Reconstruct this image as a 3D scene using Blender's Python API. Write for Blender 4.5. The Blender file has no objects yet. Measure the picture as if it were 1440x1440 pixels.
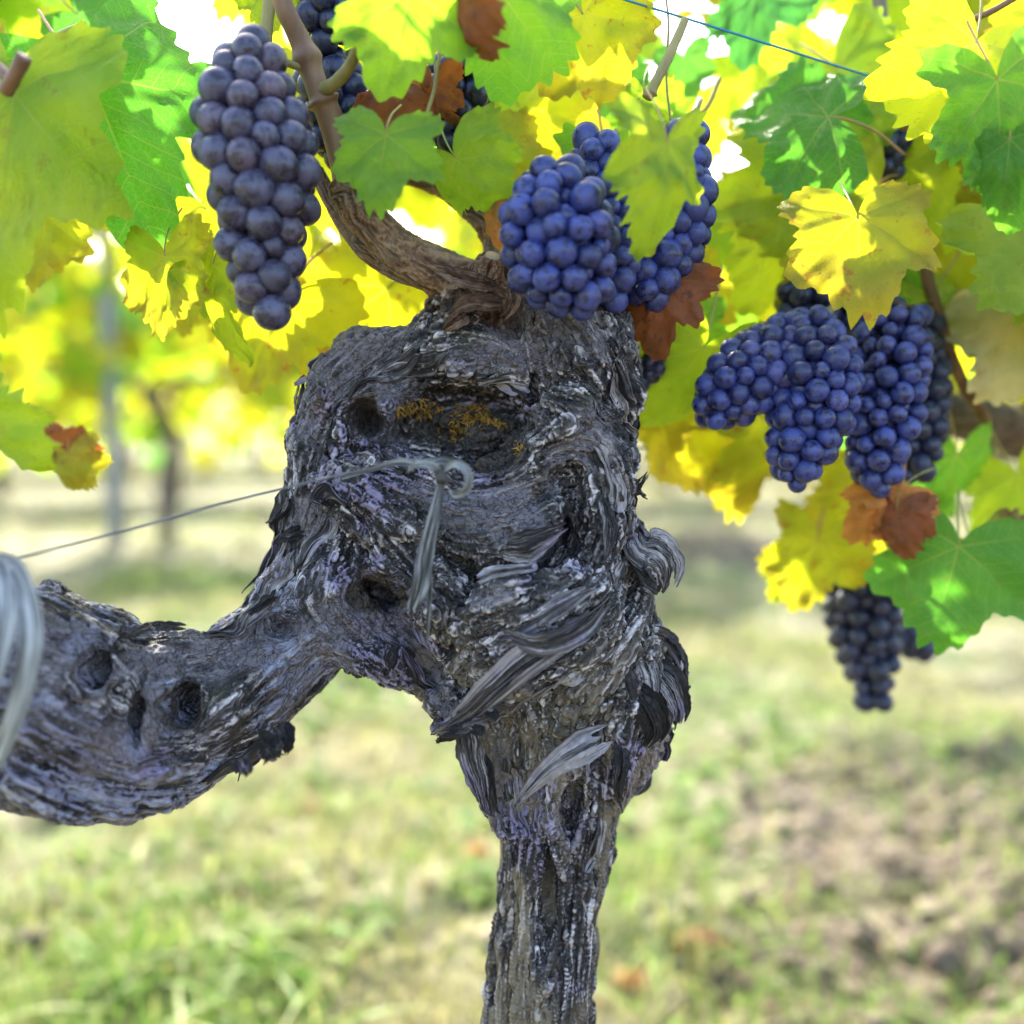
import bpy, math, random
import numpy as np
from mathutils import Vector, Matrix, kdtree

# ------------------------------------------------------------------ camera, sky, sun, exposure
S = bpy.context.scene
COL = S.collection
F = 1544.0                                  # focal length in photo pixels (photo is 1440 wide)
PITCH = math.radians(6.0)
CAM = np.array([0.0, 0.0, 0.66])
cd = bpy.data.cameras.new("camera"); cam = bpy.data.objects.new("camera", cd); COL.objects.link(cam)
cam.location = CAM; cam.rotation_euler = (math.radians(90) - PITCH, 0, 0)
cd.sensor_width = 36; cd.lens = 36 * F / 1440
cd.clip_start = 0.02; cd.clip_end = 500
cd.dof.use_dof = True; cd.dof.focus_distance = 0.545; cd.dof.aperture_fstop = 2.8
S.camera = cam
w = bpy.data.worlds.new("World"); S.world = w; w.use_nodes = True
SUN_EL, SUN_AZ = math.radians(40), math.radians(-17)     # azimuth from the view direction, to the left
wt = w.node_tree; bg = wt.nodes["Background"]
sky = wt.nodes.new("ShaderNodeTexSky"); sky.sky_type = 'NISHITA'; sky.sun_disc = False
sky.sun_elevation = SUN_EL; sky.sun_rotation = SUN_AZ
sky.air_density = 1.0; sky.dust_density = 3.0; sky.ozone_density = 1.0
wt.links.new(sky.outputs[0], bg.inputs[0]); bg.inputs[1].default_value = 0.15
sd = bpy.data.lights.new("sun", 'SUN'); sun = bpy.data.objects.new("sun", sd); COL.objects.link(sun)
sd.energy = 2.7; sd.angle = math.radians(0.5); sd.color = (1.0, 0.93, 0.82)
tosun = Vector((math.sin(SUN_AZ) * math.cos(SUN_EL), math.cos(SUN_AZ) * math.cos(SUN_EL), math.sin(SUN_EL)))
sun.rotation_euler = tosun.to_track_quat('Z', 'Y').to_euler(); sun.location = (-2, 3, 4)
S.view_settings.view_transform = 'Standard'; S.view_settings.look = 'None'
S.view_settings.exposure = 2.5; S.view_settings.gamma = 1.0
S.render.engine = 'CYCLES'
S.cycles.use_denoising = True
S.cycles.max_bounces = 8; S.cycles.diffuse_bounces = 4; S.cycles.transmission_bounces = 6
S.cycles.transparent_max_bounces = 8; S.cycles.caustics_reflective = False; S.cycles.caustics_refractive = False
S.cycles.sample_clamp_indirect = 6.0

RM = np.array(cam.rotation_euler.to_matrix())            # camera axes -> world

# ------------------------------------------------------------------ helpers
def cm(x, y, d):            # photo pixel and distance -> metres along the camera's axes
    return np.array([(x - 720) / F * d, (720 - y) / F * d, -d])
def c2w(p):                 # those -> world
    return np.asarray(p) @ RM.T + CAM
def at(x, y, d):
    return c2w(cm(x, y, d))

_rt = np.random.default_rng(5).random((32, 32, 32)).astype(np.float32)
def vnoise(p):              # smooth value noise, p (n,3) -> 0..1
    p = np.asarray(p, np.float32); i = np.floor(p).astype(np.int32); f = p - i; f = f * f * (3 - 2 * f)
    i0 = i & 31; i1 = (i + 1) & 31
    x0, y0, z0 = i0[:, 0], i0[:, 1], i0[:, 2]; x1, y1, z1 = i1[:, 0], i1[:, 1], i1[:, 2]
    fx, fy, fz = f[:, 0], f[:, 1], f[:, 2]
    def L(a, b, t): return a + (b - a) * t
    return L(L(L(_rt[x0, y0, z0], _rt[x1, y0, z0], fx), L(_rt[x0, y1, z0], _rt[x1, y1, z0], fx), fy),
             L(L(_rt[x0, y0, z1], _rt[x1, y0, z1], fx), L(_rt[x0, y1, z1], _rt[x1, y1, z1], fx), fy), fz)
def fbm(p, o=3):
    s = 0; a = 1; t = 0
    for k in range(o):
        s = s + a * vnoise(np.asarray(p) * 2 ** k + 7.3 * k); t += a; a *= .5
    return s / t
def sstep(a, b, x):
    t = np.clip((x - a) / (b - a), 0, 1); return t * t * (3 - 2 * t)

def mesh(name, verts, faces, mat=None, smooth=True, attrs=None, uvs=None):
    """verts (n,3); faces an (m,k) array or a list of such arrays"""
    me = bpy.data.meshes.new(name)
    fl = [np.asarray(f, np.int32) for f in (faces if isinstance(faces, list) else [faces]) if len(f)]
    verts = np.asarray(verts, np.float32)
    me.vertices.add(len(verts)); me.vertices.foreach_set('co', verts.ravel())
    li = np.concatenate([f.ravel() for f in fl]); tot = np.concatenate([np.full(len(f), f.shape[1], np.int32) for f in fl])
    me.loops.add(len(li)); me.loops.foreach_set('vertex_index', li)
    me.polygons.add(len(tot)); me.polygons.foreach_set('loop_start', np.concatenate([[0], np.cumsum(tot)[:-1]]).astype(np.int32))
    me.polygons.foreach_set('loop_total', tot)
    if smooth: me.polygons.foreach_set('use_smooth', np.ones(len(tot), bool))
    for k, v in (attrs or {}).items():
        v = np.asarray(v, np.float32)
        if v.ndim == 1:
            a = me.attributes.new(k, 'FLOAT', 'POINT'); a.data.foreach_set('value', v)
        else:
            a = me.attributes.new(k, 'FLOAT_VECTOR', 'POINT'); a.data.foreach_set('vector', v.ravel())
    me.update(calc_edges=True); me.validate()
    if mat: 
        for m in (mat if isinstance(mat, (list, tuple)) else [mat]): me.materials.append(m)
    return me
def obj(name, me, parent=None, world=None):
    o = bpy.data.objects.new(name, me); COL.objects.link(o)
    if parent:
        o.parent = parent
        if world is None: o.matrix_parent_inverse = PINV.get(parent.name, Matrix())
    if world is not None:
        o.matrix_world = world
    return o
PINV = {}
def tag(o, label=None, cat=None, group=None, kind=None):
    if label: o['label'] = label
    if cat: o['category'] = cat
    if group: o['group'] = group
    if kind: o['kind'] = kind
    return o
def thing(name, loc, label, cat, group=None):      # an Empty at the thing's base; children keep world coordinates
    o = bpy.data.objects.new(name, None); COL.objects.link(o); o.location = loc; o.empty_display_size = .02
    PINV[o.name] = Matrix.Translation(-Vector(loc))
    return tag(o, label, cat, group)

def catmull(pts, n):
    pts = np.asarray(pts, float); P = np.vstack([2 * pts[0] - pts[1], pts, 2 * pts[-1] - pts[-2]])
    out = []
    m = len(pts) - 1
    for t in np.linspace(0, m, n):
        k = min(int(t), m - 1); u = t - k
        a, b, c, d = P[k], P[k + 1], P[k + 2], P[k + 3]
        out.append(.5 * (2 * b + (c - a) * u + (2 * a - 5 * b + 4 * c - d) * u * u + (3 * b - a - 3 * c + d) * u ** 3))
    return np.array(out)
def frames(path):
    T = np.gradient(path, axis=0); T /= np.linalg.norm(T, axis=1)[:, None] + 1e-12
    N = np.zeros_like(T); v = np.array([0, 0, 1.0]) if abs(T[0][2]) < .9 else np.array([1.0, 0, 0])
    for k in range(len(T)):
        v = v - T[k] * (v @ T[k]); v /= np.linalg.norm(v) + 1e-12; N[k] = v
    return T, N, np.cross(T, N)
def tube_data(path, rad, seg=8, rough=0.0, seed=0, nodes=None):
    path = np.asarray(path); n = len(path); rad = np.broadcast_to(np.asarray(rad, float), (n,))
    T, N, B = frames(path); a = np.linspace(0, 2 * math.pi, seg, endpoint=False)
    V = path[:, None] + rad[:, None, None] * (np.cos(a)[None, :, None] * N[:, None] + np.sin(a)[None, :, None] * B[:, None])
    if rough:
        d = (V - path[:, None]); q = V.reshape(-1, 3) / (rad.mean() * 1.2) + seed
        V = path[:, None] + d * (1 + rough * (2 * fbm(q, 2).reshape(n, seg) - 1))[..., None]
    V = V.reshape(-1, 3)
    i = np.arange(n - 1)[:, None] * seg; j = np.arange(seg)[None]; j2 = (j + 1) % seg
    q = np.stack([i + j, i + j2, i + seg + j2, i + seg + j], -1).reshape(-1, 4)
    V = np.vstack([V, path[0], path[-1]])
    c0, c1 = len(V) - 2, len(V) - 1
    jj = np.arange(seg); e = (n - 1) * seg
    t = np.vstack([np.stack([np.full(seg, c0), (jj + 1) % seg, jj], -1), np.stack([np.full(seg, c1), e + jj, e + (jj + 1) % seg], -1)])
    return V, q, t
def tube(name, pts, rad, mat, parent=None, seg=10, n=None, rough=0.0, seed=0, attrs=None):
    pts = np.asarray(pts); n = n or max(8, 8 * (len(pts) - 1)); p = catmull(pts, n)
    r = np.interp(np.linspace(0, 1, n), np.linspace(0, 1, len(np.atleast_1d(rad))), np.atleast_1d(rad)) if np.ndim(rad) else np.full(n, rad)
    V, q, t = tube_data(p, r, seg, rough, seed)
    s = np.concatenate([np.repeat(np.linspace(0, 1, n), seg), [0, 1]])
    return obj(name, mesh(name, V, [q, t], mat, attrs={'along': s}), parent)
class Acc:                  # gathers several pieces into one mesh
    def __init__(s): s.v = []; s.f = {}; s.n = 0; s.a = []
    def add(s, V, *faces, a=0.0):
        s.v.append(np.asarray(V))
        for f in faces:
            f = np.asarray(f)
            if len(f): s.f.setdefault(f.shape[1], []).append(f + s.n)
        s.n += len(V); s.a.append(np.full(len(V), a) if np.ndim(a) == 0 else a)
    def mesh(s, name, mat, smooth=True):
        return mesh(name, np.vstack(s.v), [np.vstack(x) for x in s.f.values()], mat, smooth, {'tint': np.concatenate(s.a)})

# ------------------------------------------------------------------ material helpers
class NT:
    def __init__(s, name):
        s.m = bpy.data.materials.new(name); s.m.use_nodes = True; s.t = s.m.node_tree; s.t.nodes.clear()
        s.out = s.n('ShaderNodeOutputMaterial')
    def n(s, typ, inp=None, **kw):
        x = s.t.nodes.new(typ)
        for k, v in kw.items(): setattr(x, k, v)
        for k, v in (inp or {}).items(): s.set(x.inputs[k], v)
        return x
    def set(s, sock, v):
        if isinstance(v, bpy.types.NodeSocket): s.t.links.new(v, sock)
        elif isinstance(v, bpy.types.Node): s.t.links.new(v.outputs[0], sock)
        elif isinstance(v, tuple) and len(v) == 3 and sock.type == 'RGBA': sock.default_value = (*v, 1)
        else: sock.default_value = v
    def attr(s, name, typ='GEOMETRY', out=2):
        return s.n('ShaderNodeAttribute', attribute_name=name, attribute_type=typ).outputs[out]
    def math(s, op, a, b=0.0, clamp=False): 
        return s.n('ShaderNodeMath', {0: a, 1: b}, operation=op, use_clamp=clamp).outputs[0]
    def mix(s, f, a, b, bt='MIX'):
        x = s.n('ShaderNodeMix', data_type='RGBA', blend_type=bt)
        s.set(x.inputs[0], f); s.set(x.inputs[6], a); s.set(x.inputs[7], b); return x.outputs[2]
    def ramp(s, f, *stops):
        x = s.n('ShaderNodeValToRGB', {0: f}); e = x.color_ramp.elements
        while len(e) < len(stops): e.new(.5)
        for k, (p, c) in enumerate(stops):
            e[k].position = p; e[k].color = (*c, 1) if isinstance(c, tuple) else (c, c, c, 1)
        return x.outputs[0]
    def step(s, a, b, x):
        return s.n('ShaderNodeMapRange', {0: x, 1: a, 2: b, 3: 0.0, 4: 1.0}, interpolation_type='SMOOTHSTEP').outputs[0]
    def noise(s, scale, vec=None, detail=3.0, rough=.55, dist=0.0):
        x = s.n('ShaderNodeTexNoise', {'Scale': scale, 'Detail': detail, 'Roughness': rough, 'Distortion': dist})
        if vec is not None: s.set(x.inputs['Vector'], vec)
        return x.outputs[0]
    def pos(s): return s.n('ShaderNodeNewGeometry').outputs['Position']
    def objco(s): return s.n('ShaderNodeTexCoord').outputs['Object']
    def bump(s, h, strength=.5, dist=.001): return s.n('ShaderNodeBump', {'Height': h, 'Strength': strength, 'Distance': dist}).outputs[0]
    def pbr(s, col, rough=.7, normal=None, **kw):
        x = s.n('ShaderNodeBsdfPrincipled', {'Base Color': col, 'Roughness': rough})
        if normal is not None: s.set(x.inputs['Normal'], normal)
        for k, v in kw.items(): s.set(x.inputs[k.replace('_', ' ')], v)
        return x.outputs[0]
    def done(s, sh): s.t.links.new(sh, s.out.inputs[0]); return s.m
rng = np.random.default_rng(11)
random.seed(4)

# ------------------------------------------------------------------ the old vine: trunk body
def mat_bark():
    t = NT('bark'); p = t.pos()
    fib, plate, mid = t.attr('fib'), t.attr('plate'), t.attr('mid')
    col = t.ramp(fib, (0.15, (.006, .0045, .004)), (.43, (.028, .023, .020)), (.60, (.11, .097, .090)), (.80, (.50, .46, .43)))
    colm = t.ramp(mid, (.25, (.45, .42, .40)), (.5, (.8, .78, .8)), (.75, (1.25, 1.22, 1.25)))
    col = t.mix(1.0, col, colm, 'MULTIPLY')
    vor = t.n('ShaderNodeTexVoronoi', {'Vector': t.n('ShaderNodeVectorMath', {0: p, 1: t.n('ShaderNodeVectorMath', {0: t.n('ShaderNodeTexNoise', {'Scale': 120.0}).outputs['Color'], 3: .006}, operation='SCALE').outputs[0]}, operation='ADD').outputs[0], 'Scale': 210.0}, feature='DISTANCE_TO_EDGE').outputs[0]
    n1 = t.noise(16, p, 4, .6)
    pur = t.math('MULTIPLY', t.step(.52, .62, n1), t.step(.46, .66, fib))
    col = t.mix(t.math('MULTIPLY', pur, .75), col, (.25, .205, .33))
    n2 = t.noise(26, t.n('ShaderNodeVectorMath', {0: p, 1: (3.1, 1.7, 5.2)}, operation='ADD'), 3)
    col = t.mix(t.math('MULTIPLY', t.step(.60, .72, n2), .5), col, (.15, .085, .04))
    n3 = t.noise(20, t.n('ShaderNodeVectorMath', {0: p, 1: (9.1, 4.7, 2.2)}, operation='ADD'), 3)
    col = t.mix(t.math('MULTIPLY', t.step(.63, .75, n3), .5), col, (.10, .105, .05))
    col = t.mix(t.math('MULTIPLY', plate, .7), col, t.mix(t.step(.0, .08, vor), (.02, .017, .016), t.mix(t.noise(45, p, 3), (.045, .039, .038), (.26, .225, .24))))
    tan = t.attr('tan'); col = t.mix(t.math('MULTIPLY', tan, .6), col, (.25, .195, .12))
    blue = t.math('MULTIPLY', t.attr('smoothwood'), t.step(.3, .7, fib))
    col = t.mix(t.math('MULTIPLY', blue, .6), col, (.19, .19, .265))
    pale = t.math('MULTIPLY', t.attr('smoothwood'), t.step(.74, .9, mid))
    col = t.mix(t.math('MULTIPLY', pale, .5), col, (.36, .38, .44))
    col = t.mix(t.math('MULTIPLY', t.attr('rot'), .95), col, t.mix(fib, (.012, .009, .007), (.06, .045, .03)))  # 'rot' is painted shade: near-black colour put inside the hollows
    col = t.mix(t.math('MULTIPLY', t.attr('brown'), .85), col, t.ramp(fib, (.15, (.03, .014, .008)), (.5, (.13, .062, .03)), (.85, (.30, .18, .10))))
    micro = t.noise(900, p, 3, .6)
    crack = t.step(.0, .10, vor)
    h = t.math('ADD', t.math('MULTIPLY', fib, 1.6), t.math('MULTIPLY', micro, .5))
    h = t.math('ADD', h, t.math('MULTIPLY', crack, .25))
    return t.done(t.pbr(col, t.n('ShaderNodeMapRange', {0: t.attr('smoothwood'), 3: .60, 4: .36}).outputs[0], t.bump(h, .7, .0015), Specular_IOR_Level=.5))
BARK = mat_bark()
DT = .585                                           # distance of the trunk's axis from the camera
# chains of (x, y, radius in photo pixels, depth offset in m)
CH = [
 [(752,1760,92,.012),(757,1500,80,.01),(768,1290,68,.008),(786,1140,80,.006),(800,1030,112,.004),(800,930,120,.0),(795,830,95,0)],      # lower trunk
 [(640,980,22,-.03),(705,1010,50,-.008),(700,1090,28,-.012),(722,1160,24,-.02)],
 [(690,420,60,.0),(600,508,52,-.008),(520,545,66,-.010),(478,600,56,-.012),(474,690,54,-.010),(450,780,56,-.010),(440,830,66,-.008)],    # outer loop
 [(436,846,78,-.008),(402,902,82,-.014),(352,956,86,-.024),(290,1000,94,-.034),(215,1022,102,-.046),(150,1036,116,-.056),(80,1000,140,-.068),(10,962,122,-.082),(-100,930,116,-.10),(-240,930,120,-.12)],  # arm
 [(735,650,46,-.036),(790,600,58,-.040),(838,645,50,-.034),(846,730,50,-.034),(830,810,50,-.034),(790,880,50,-.034),(740,930,44,-.026)],    # right hump
 [(560,760,74,.004),(640,760,96,.006),(700,800,96,.006),(740,860,100,.004)],                                                            # middle
 [(500,700,54,-.022),(570,700,44,-.036),(640,735,50,-.040),(720,735,52,-.042),(770,700,40,-.042)],                                      # lip below hollow
 [(520,690,40,-.034),(560,770,46,-.038),(620,850,46,-.038),(660,900,44,-.030),(690,950,40,-.018)],                                        # left swoop
 [(880,760,36,-.018),(820,840,42,-.046),(740,880,40,-.054),(660,935,30,-.046)],                                                            # right swoops
 [(860,800,24,-.04),(780,845,26,-.060),(700,860,24,-.058),(655,890,16,-.05)],
 [(900,840,30,.0),(840,900,36,-.038),(760,930,34,-.054),(690,985,24,-.046),(620,1022,14,-.040)],
 [(800,620,78,.005),(815,540,66,.0),(802,472,74,-.002),(775,445,62,.0)],                                                                  # right stub
 [(840,590,38,-.014),(820,500,52,-.032),(770,450,34,-.026)], [(856,435,30,-.01),(850,500,32,-.022),(856,570,28,-.014)],
 [(470,860,40,.01),(540,850,60,.02),(600,860,50,.016),(640,920,46,.008)], [(575,850,30,-.012),(600,900,40,-.012),(640,950,34,-.012)], [(740,720,60,.03),(800,740,60,.03),(820,640,50,.03)],   # filling behind
 [(560,600,60,.014),(650,590,70,.020),(740,590,60,.014)],                                                                                 # wall behind the hollow
 [(540,560,34,-.024),(600,510,38,-.020),(670,505,40,-.024),(735,525,36,-.022),(770,570,30,-.018)],                                      # brow above hollow
 [(900,880,36,-.006),(905,950,46,-.008),(920,1000,24,-.012),(880,1040,22,-.01)],                                                        # right flare
 [(800,1000,44,-.03),(850,960,40,-.03),(880,900,34,-.026)],
 [(560,920,34,-.014),(490,885,40,-.026),(450,850,42,-.036),(462,800,34,-.036),(490,770,22,-.03)],                                       # fork knuckle by arm
 [(310,915,16,-.05),(240,925,24,-.058),(190,930,20,-.06)], [(100,890,34,-.07),(60,868,40,-.076),(10,860,36,-.085)], [(215,960,44,-.070),(160,960,40,-.078),(110,900,36,-.084)], [(300,1000,34,-.066),(380,930,30,-.04),(440,890,26,-.036)],
 [(690,450,52,-.008),(676,410,40,-.008),(640,398,30,-.008)], [(700,440,40,-.016),(706,400,30,-.018)], [(660,440,26,-.026),(640,420,18,-.02)],                                                                           # cane collar
]
HOLL = [  # x, y, depth offset of the centre from DT, radii px (x, y), depth radius m
 (645,594,-.048,100,42,.054), (690,640,-.052,46,26,.050), (512,588,-.036,26,26,.030), (530,838,-.048,44,28,.040), (252,1000,-.084,27,34,.034), (192,1000,-.090,8,60,.018),
 (130,945,-.098,15,26,.022), (784,510,-.047,13,10,.012), (395,880,-.044,26,20,.016), (770,1250,-.020,14,90,.013), (800,1120,-.026,20,60,.014), (752,500,-.030,12,60,.022), (600,800,-.05,10,50,.02)]
VH = .0024
lo = np.array([-.30, -.315, -.72]); hi = np.array([.125, .135, -.40])
dims = np.ceil((hi - lo) / VH).astype(int) + 1
fld = np.full(dims, .05, np.float32); flow = np.zeros((*dims, 3), np.float32)
segs = []
for c in CH:
    P = [(cm(x, y, DT + dz), r * (DT + dz) / F) for x, y, r, dz in c]
    # smooth the chain
    ctr = catmull([p for p, r in P], 4 * (len(P) - 1) + 1)
    rad = np.interp(np.linspace(0, 1, len(ctr)), np.linspace(0, 1, len(P)), [r for p, r in P])
    for k in range(len(ctr) - 1): segs.append((ctr[k], ctr[k + 1], rad[k], rad[k + 1]))
K = .0042
ax = [lo[i] + VH * np.arange(dims[i]) for i in range(3)]
for a, b, ra, rb in segs:
    m = max(ra, rb) + .03
    s0 = np.maximum(((np.minimum(a, b) - m - lo) / VH).astype(int), 0); s1 = np.minimum(((np.maximum(a, b) + m - lo) / VH).astype(int) + 2, dims)
    if (s1 <= s0).any(): continue
    sl = tuple(slice(s0[i], s1[i]) for i in range(3))
    X, Y, Z = np.meshgrid(*[ax[i][sl[i]] for i in range(3)], indexing='ij')
    d = b - a; L2 = d @ d
    t = np.clip(((X - a[0]) * d[0] + (Y - a[1]) * d[1] + (Z - a[2]) * d[2]) / L2, 0, 1)
    D = np.sqrt((X - a[0] - t * d[0]) ** 2 + (Y - a[1] - t * d[1]) ** 2 + (Z - a[2] - t * d[2]) ** 2) - (ra + (rb - ra) * t)
    f0 = fld[sl]; h = np.maximum(K - np.abs(f0 - D), 0) / K
    fld[sl] = np.minimum(f0, D) - h * h * K * .25
    W = np.exp(-np.maximum(D, -.02) / .006) ; u = d / math.sqrt(L2)
    dot = (flow[sl] @ u.astype(np.float32)); sg = np.where(dot < 0, -1.0, 1.0)
    flow[sl] += ((W * sg)[..., None] * u).astype(np.float32)
flow /= np.linalg.norm(flow, axis=-1, keepdims=True) + 1e-6
for x, y, dz, rx, ry, rz in HOLL:
    c = cm(x, y, DT + dz); d = DT + dz; R = np.array([rx * d / F, ry * d / F, rz])
    m = R * 2.6
    s0 = np.maximum(((c - m - lo) / VH).astype(int), 0); s1 = np.minimum(((c + m - lo) / VH).astype(int) + 2, dims)
    sl = tuple(slice(s0[i], s1[i]) for i in range(3))
    X, Y, Z = np.meshgrid(*[ax[i][sl[i]] for i in range(3)], indexing='ij')
    q = np.sqrt(((X - c[0]) / R[0]) ** 2 + ((Y - c[1]) / R[1]) ** 2 + ((Z - c[2]) / R[2]) ** 2)
    D = -(q - 1) * R.min(); kk = .004
    f0 = fld[sl]; h = np.maximum(kk - np.abs(f0 - D), 0) / kk
    fld[sl] = np.maximum(f0, D) + h * h * kk * .25
    # a raised rim, and fibres that run round it
    if rx < 60:
        fld[sl] -= .0028 * np.exp(-((q - 1.45) / .4) ** 2) * (fld[sl] < .02)
    tx, ty = -(Y - c[1]) / R[1] ** 2, (X - c[0]) / R[0] ** 2
    n_ = np.sqrt(tx * tx + ty * ty) + 1e-9; T = np.stack([tx / n_, ty / n_, 0 * tx], -1)
    W = 2.5 * np.exp(-(np.maximum(q - .8, 0) / .7) ** 2)
    sg = np.where((flow[sl] * T).sum(-1) < 0, -1, 1)
    flow[sl] += (W * sg)[..., None] * T
flow /= np.linalg.norm(flow, axis=-1, keepdims=True) + 1e-6
# lumps
lowz = lambda p: sstep(-.13, -.17, p[:, 1]) * sstep(-.06, -.04, p[:, 0])                    # the plainer stem below the head
G = np.stack(np.meshgrid(*ax, indexing='ij'), -1).reshape(-1, 3)
near = np.abs(fld.ravel()) < .02
ln = np.zeros(len(G), np.float32); ln[near] = (fbm(G[near] * 38, 3) - .5) * .016 * (1 - .6 * lowz(G[near]))
fld += ln.reshape(fld.shape)

def surface_nets(Fd, org, h):
    s = Fd < 0
    C = [(i, j, k) for i in (0, 1) for j in (0, 1) for k in (0, 1)]
    def sh(A, c): return A[c[0]:A.shape[0] - 1 + c[0], c[1]:A.shape[1] - 1 + c[1], c[2]:A.shape[2] - 1 + c[2]]
    cnt = sum(sh(s, c).astype(np.int8) for c in C); M = (cnt > 0) & (cnt < 8)
    idx = np.full(M.shape, -1, np.int64); ijk = np.argwhere(M); idx[M] = np.arange(len(ijk))
    val = {c: sh(Fd, c)[M] for c in C}; pos = np.zeros((len(ijk), 3)); n = np.zeros(len(ijk))
    for a in C:
        for k in range(3):
            if a[k] == 0:
                b = tuple(1 if q == k else a[q] for q in range(3)); fa, fb = val[a], val[b]; cr = (fa < 0) != (fb < 0)
                t = np.where(cr, fa / np.where(cr, fa - fb, 1), 0)
                pos += cr[:, None] * (np.array(a) + t[:, None] * (np.array(b) - np.array(a))); n += cr
    V = (ijk + pos / n[:, None]) * h + org
    Q = []
    for k in range(3):
        u, v = (k + 1) % 3, (k + 2) % 3
        A = np.take(s, range(s.shape[k] - 1), k); B = np.take(s, range(1, s.shape[k]), k)
        e = np.argwhere(A != B); e = e[(e[:, u] > 0) & (e[:, v] > 0) & (e[:, u] < s.shape[u] - 1) & (e[:, v] < s.shape[v] - 1)]
        def cell(du, dv):
            c = e.copy(); c[:, u] -= du; c[:, v] -= dv; return idx[c[:, 0], c[:, 1], c[:, 2]]
        q = np.stack([cell(1, 1), cell(0, 1), cell(0, 0), cell(1, 0)], -1)
        fl = ~A[e[:, 0], e[:, 1], e[:, 2]]; q[fl] = q[fl][:, ::-1]; Q.append(q)
    return V, np.vstack(Q)
TV, TQ = surface_nets(fld, lo, VH)

def lookup(grid, p):
    i = np.clip(np.rint((p - lo) / VH).astype(int), 0, np.array(dims) - 1); return grid[i[:, 0], i[:, 1], i[:, 2]]
def normals(V, Q):
    n = np.cross(V[Q[:, 2]] - V[Q[:, 0]], V[Q[:, 3]] - V[Q[:, 1]]); N = np.zeros_like(V)
    for k in range(4):
        for a in range(3): N[:, a] += np.bincount(Q[:, k], n[:, a], len(V))
    return N / (np.linalg.norm(N, axis=1)[:, None] + 1e-12)
def lap(V, Q, it, f=.5):
    E = np.unique(np.sort(np.vstack([Q[:, [0, 1]], Q[:, [1, 2]], Q[:, [2, 3]], Q[:, [3, 0]]]), 1), axis=0)
    dg = np.bincount(E.ravel(), minlength=len(V))[:, None]
    for _ in range(it):
        S_ = np.stack([np.bincount(E[:, 0], V[E[:, 1], a], len(V)) + np.bincount(E[:, 1], V[E[:, 0], a], len(V)) for a in range(3)], -1)
        V = V + f * (S_ / dg - V)
    return V
def subsurf(V, Q, lv=1):
    me = mesh('tmp', V, Q); o = bpy.data.objects.new('tmp', me); COL.objects.link(o)
    m = o.modifiers.new('s', 'SUBSURF'); m.levels = m.render_levels = lv; m.use_limit_surface = False
    e = o.evaluated_get(bpy.context.evaluated_depsgraph_get()); x = e.to_mesh()
    V2 = np.empty(len(x.vertices) * 3, np.float32); x.vertices.foreach_get('co', V2)
    Q2 = np.empty(len(x.loops), np.int32); x.loops.foreach_get('vertex_index', Q2)
    e.to_mesh_clear(); bpy.data.objects.remove(o); bpy.data.meshes.remove(me)
    return V2.reshape(-1, 3).astype(float), Q2.reshape(-1, 4)
def lic(V, freq, steps, step, off=0.0):             # noise smeared along the grain
    acc = vnoise(V * freq + off); n = 1; stp = (step * (1 + 1.4 * lowz(V)))[:, None]
    for sgn in (1, -1):
        p = V.copy(); prev = None
        for _ in range(steps):
            f = lookup(flow, p)
            if prev is None: f = f * sgn
            else: f = f * np.where((f * prev).sum(1) < 0, -1, 1)[:, None]
            prev = f; p = p + f * stp; acc = acc + vnoise(p * freq + off); n += 1
    v = acc / n
    s = v.std(); return np.clip(.5 + (v - v.mean()) / (s * 4.2), 0, 1)
TV = lap(TV, TQ, 2)
smoothzone = lambda p: sstep(-.075, -.105, p[:, 0] + .25 * (p[:, 1] + .06)) * sstep(-.16, -.13, p[:, 1])   # the arm, barkless in places
def fissure(v, w): return -np.maximum(0, 1 - np.abs(v - .5) / w)                        # a narrow crack along the grain
def shingle(v, n, drop=.22):                                                             # overlapping layers with an abrupt outer edge
    f = (v * n) % 1; return np.where(f < 1 - drop, f / (1 - drop), (1 - f) / drop)
N = normals(TV, TQ)
c1 = lic(TV, 85, 9, .0032); c2 = lic(TV, 170, 11, .0022, 4.0)
sz = smoothzone(TV)
TV = TV + N * ((c1 - .5) * .011 * (1 - .5 * sz) + fissure(c2, .07) * .0055 * (1 - .3 * sz))[:, None]
TV, TQ = subsurf(TV, TQ)
N = normals(TV, TQ); sz = smoothzone(TV)
terr = lic(TV, 120, 10, .0024, 21.0); mid = lic(TV, 300, 12, .0014, 9.0)
flat = sstep(.52, .60, fbm(TV * 30 + 17, 3)) * (1 - lowz(TV))          # patches of smooth crackled bark
msk = sstep(.34, .60, fbm(TV * 42 + 8, 3))
TV = TV + N * (shingle(terr, 6) * .0030 * (.35 + .8 * msk) * (1 - .75 * sz) * (1 - .7 * flat) * (1 - .55 * lowz(TV)) + fissure(mid, .06) * .0026 * (1 - .3 * sz) + (mid - .5) * .0026 * msk * (1 - .5 * sz) * (1 - .8 * flat))[:, None]
BASEV = TV.copy(); BASEN = normals(TV, TQ)
TV, TQ = subsurf(TV, TQ)
N = normals(TV, TQ)
fib = lic(TV, 700, 16, .0010, 2.0); mid2 = lic(TV, 330, 11, .0016, 9.0); t2 = lic(TV, 240, 15, .0017, 31.0); flat = sstep(.52, .60, fbm(TV * 30 + 17, 3)) * (1 - lowz(TV))
sz = smoothzone(TV); m2 = sstep(.36, .6, fbm(TV * 55 + 1, 2))
s2 = shingle(t2, 5, .2)
TV = TV + N * (s2 * .0012 * (.3 + m2) * (1 - .7 * sz) * (1 - .75 * flat) + (fib - .5) * .0012 * (.5 + .6 * m2) * (1 - .3 * sz) * (1 - .6 * flat))[:, None]
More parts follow.
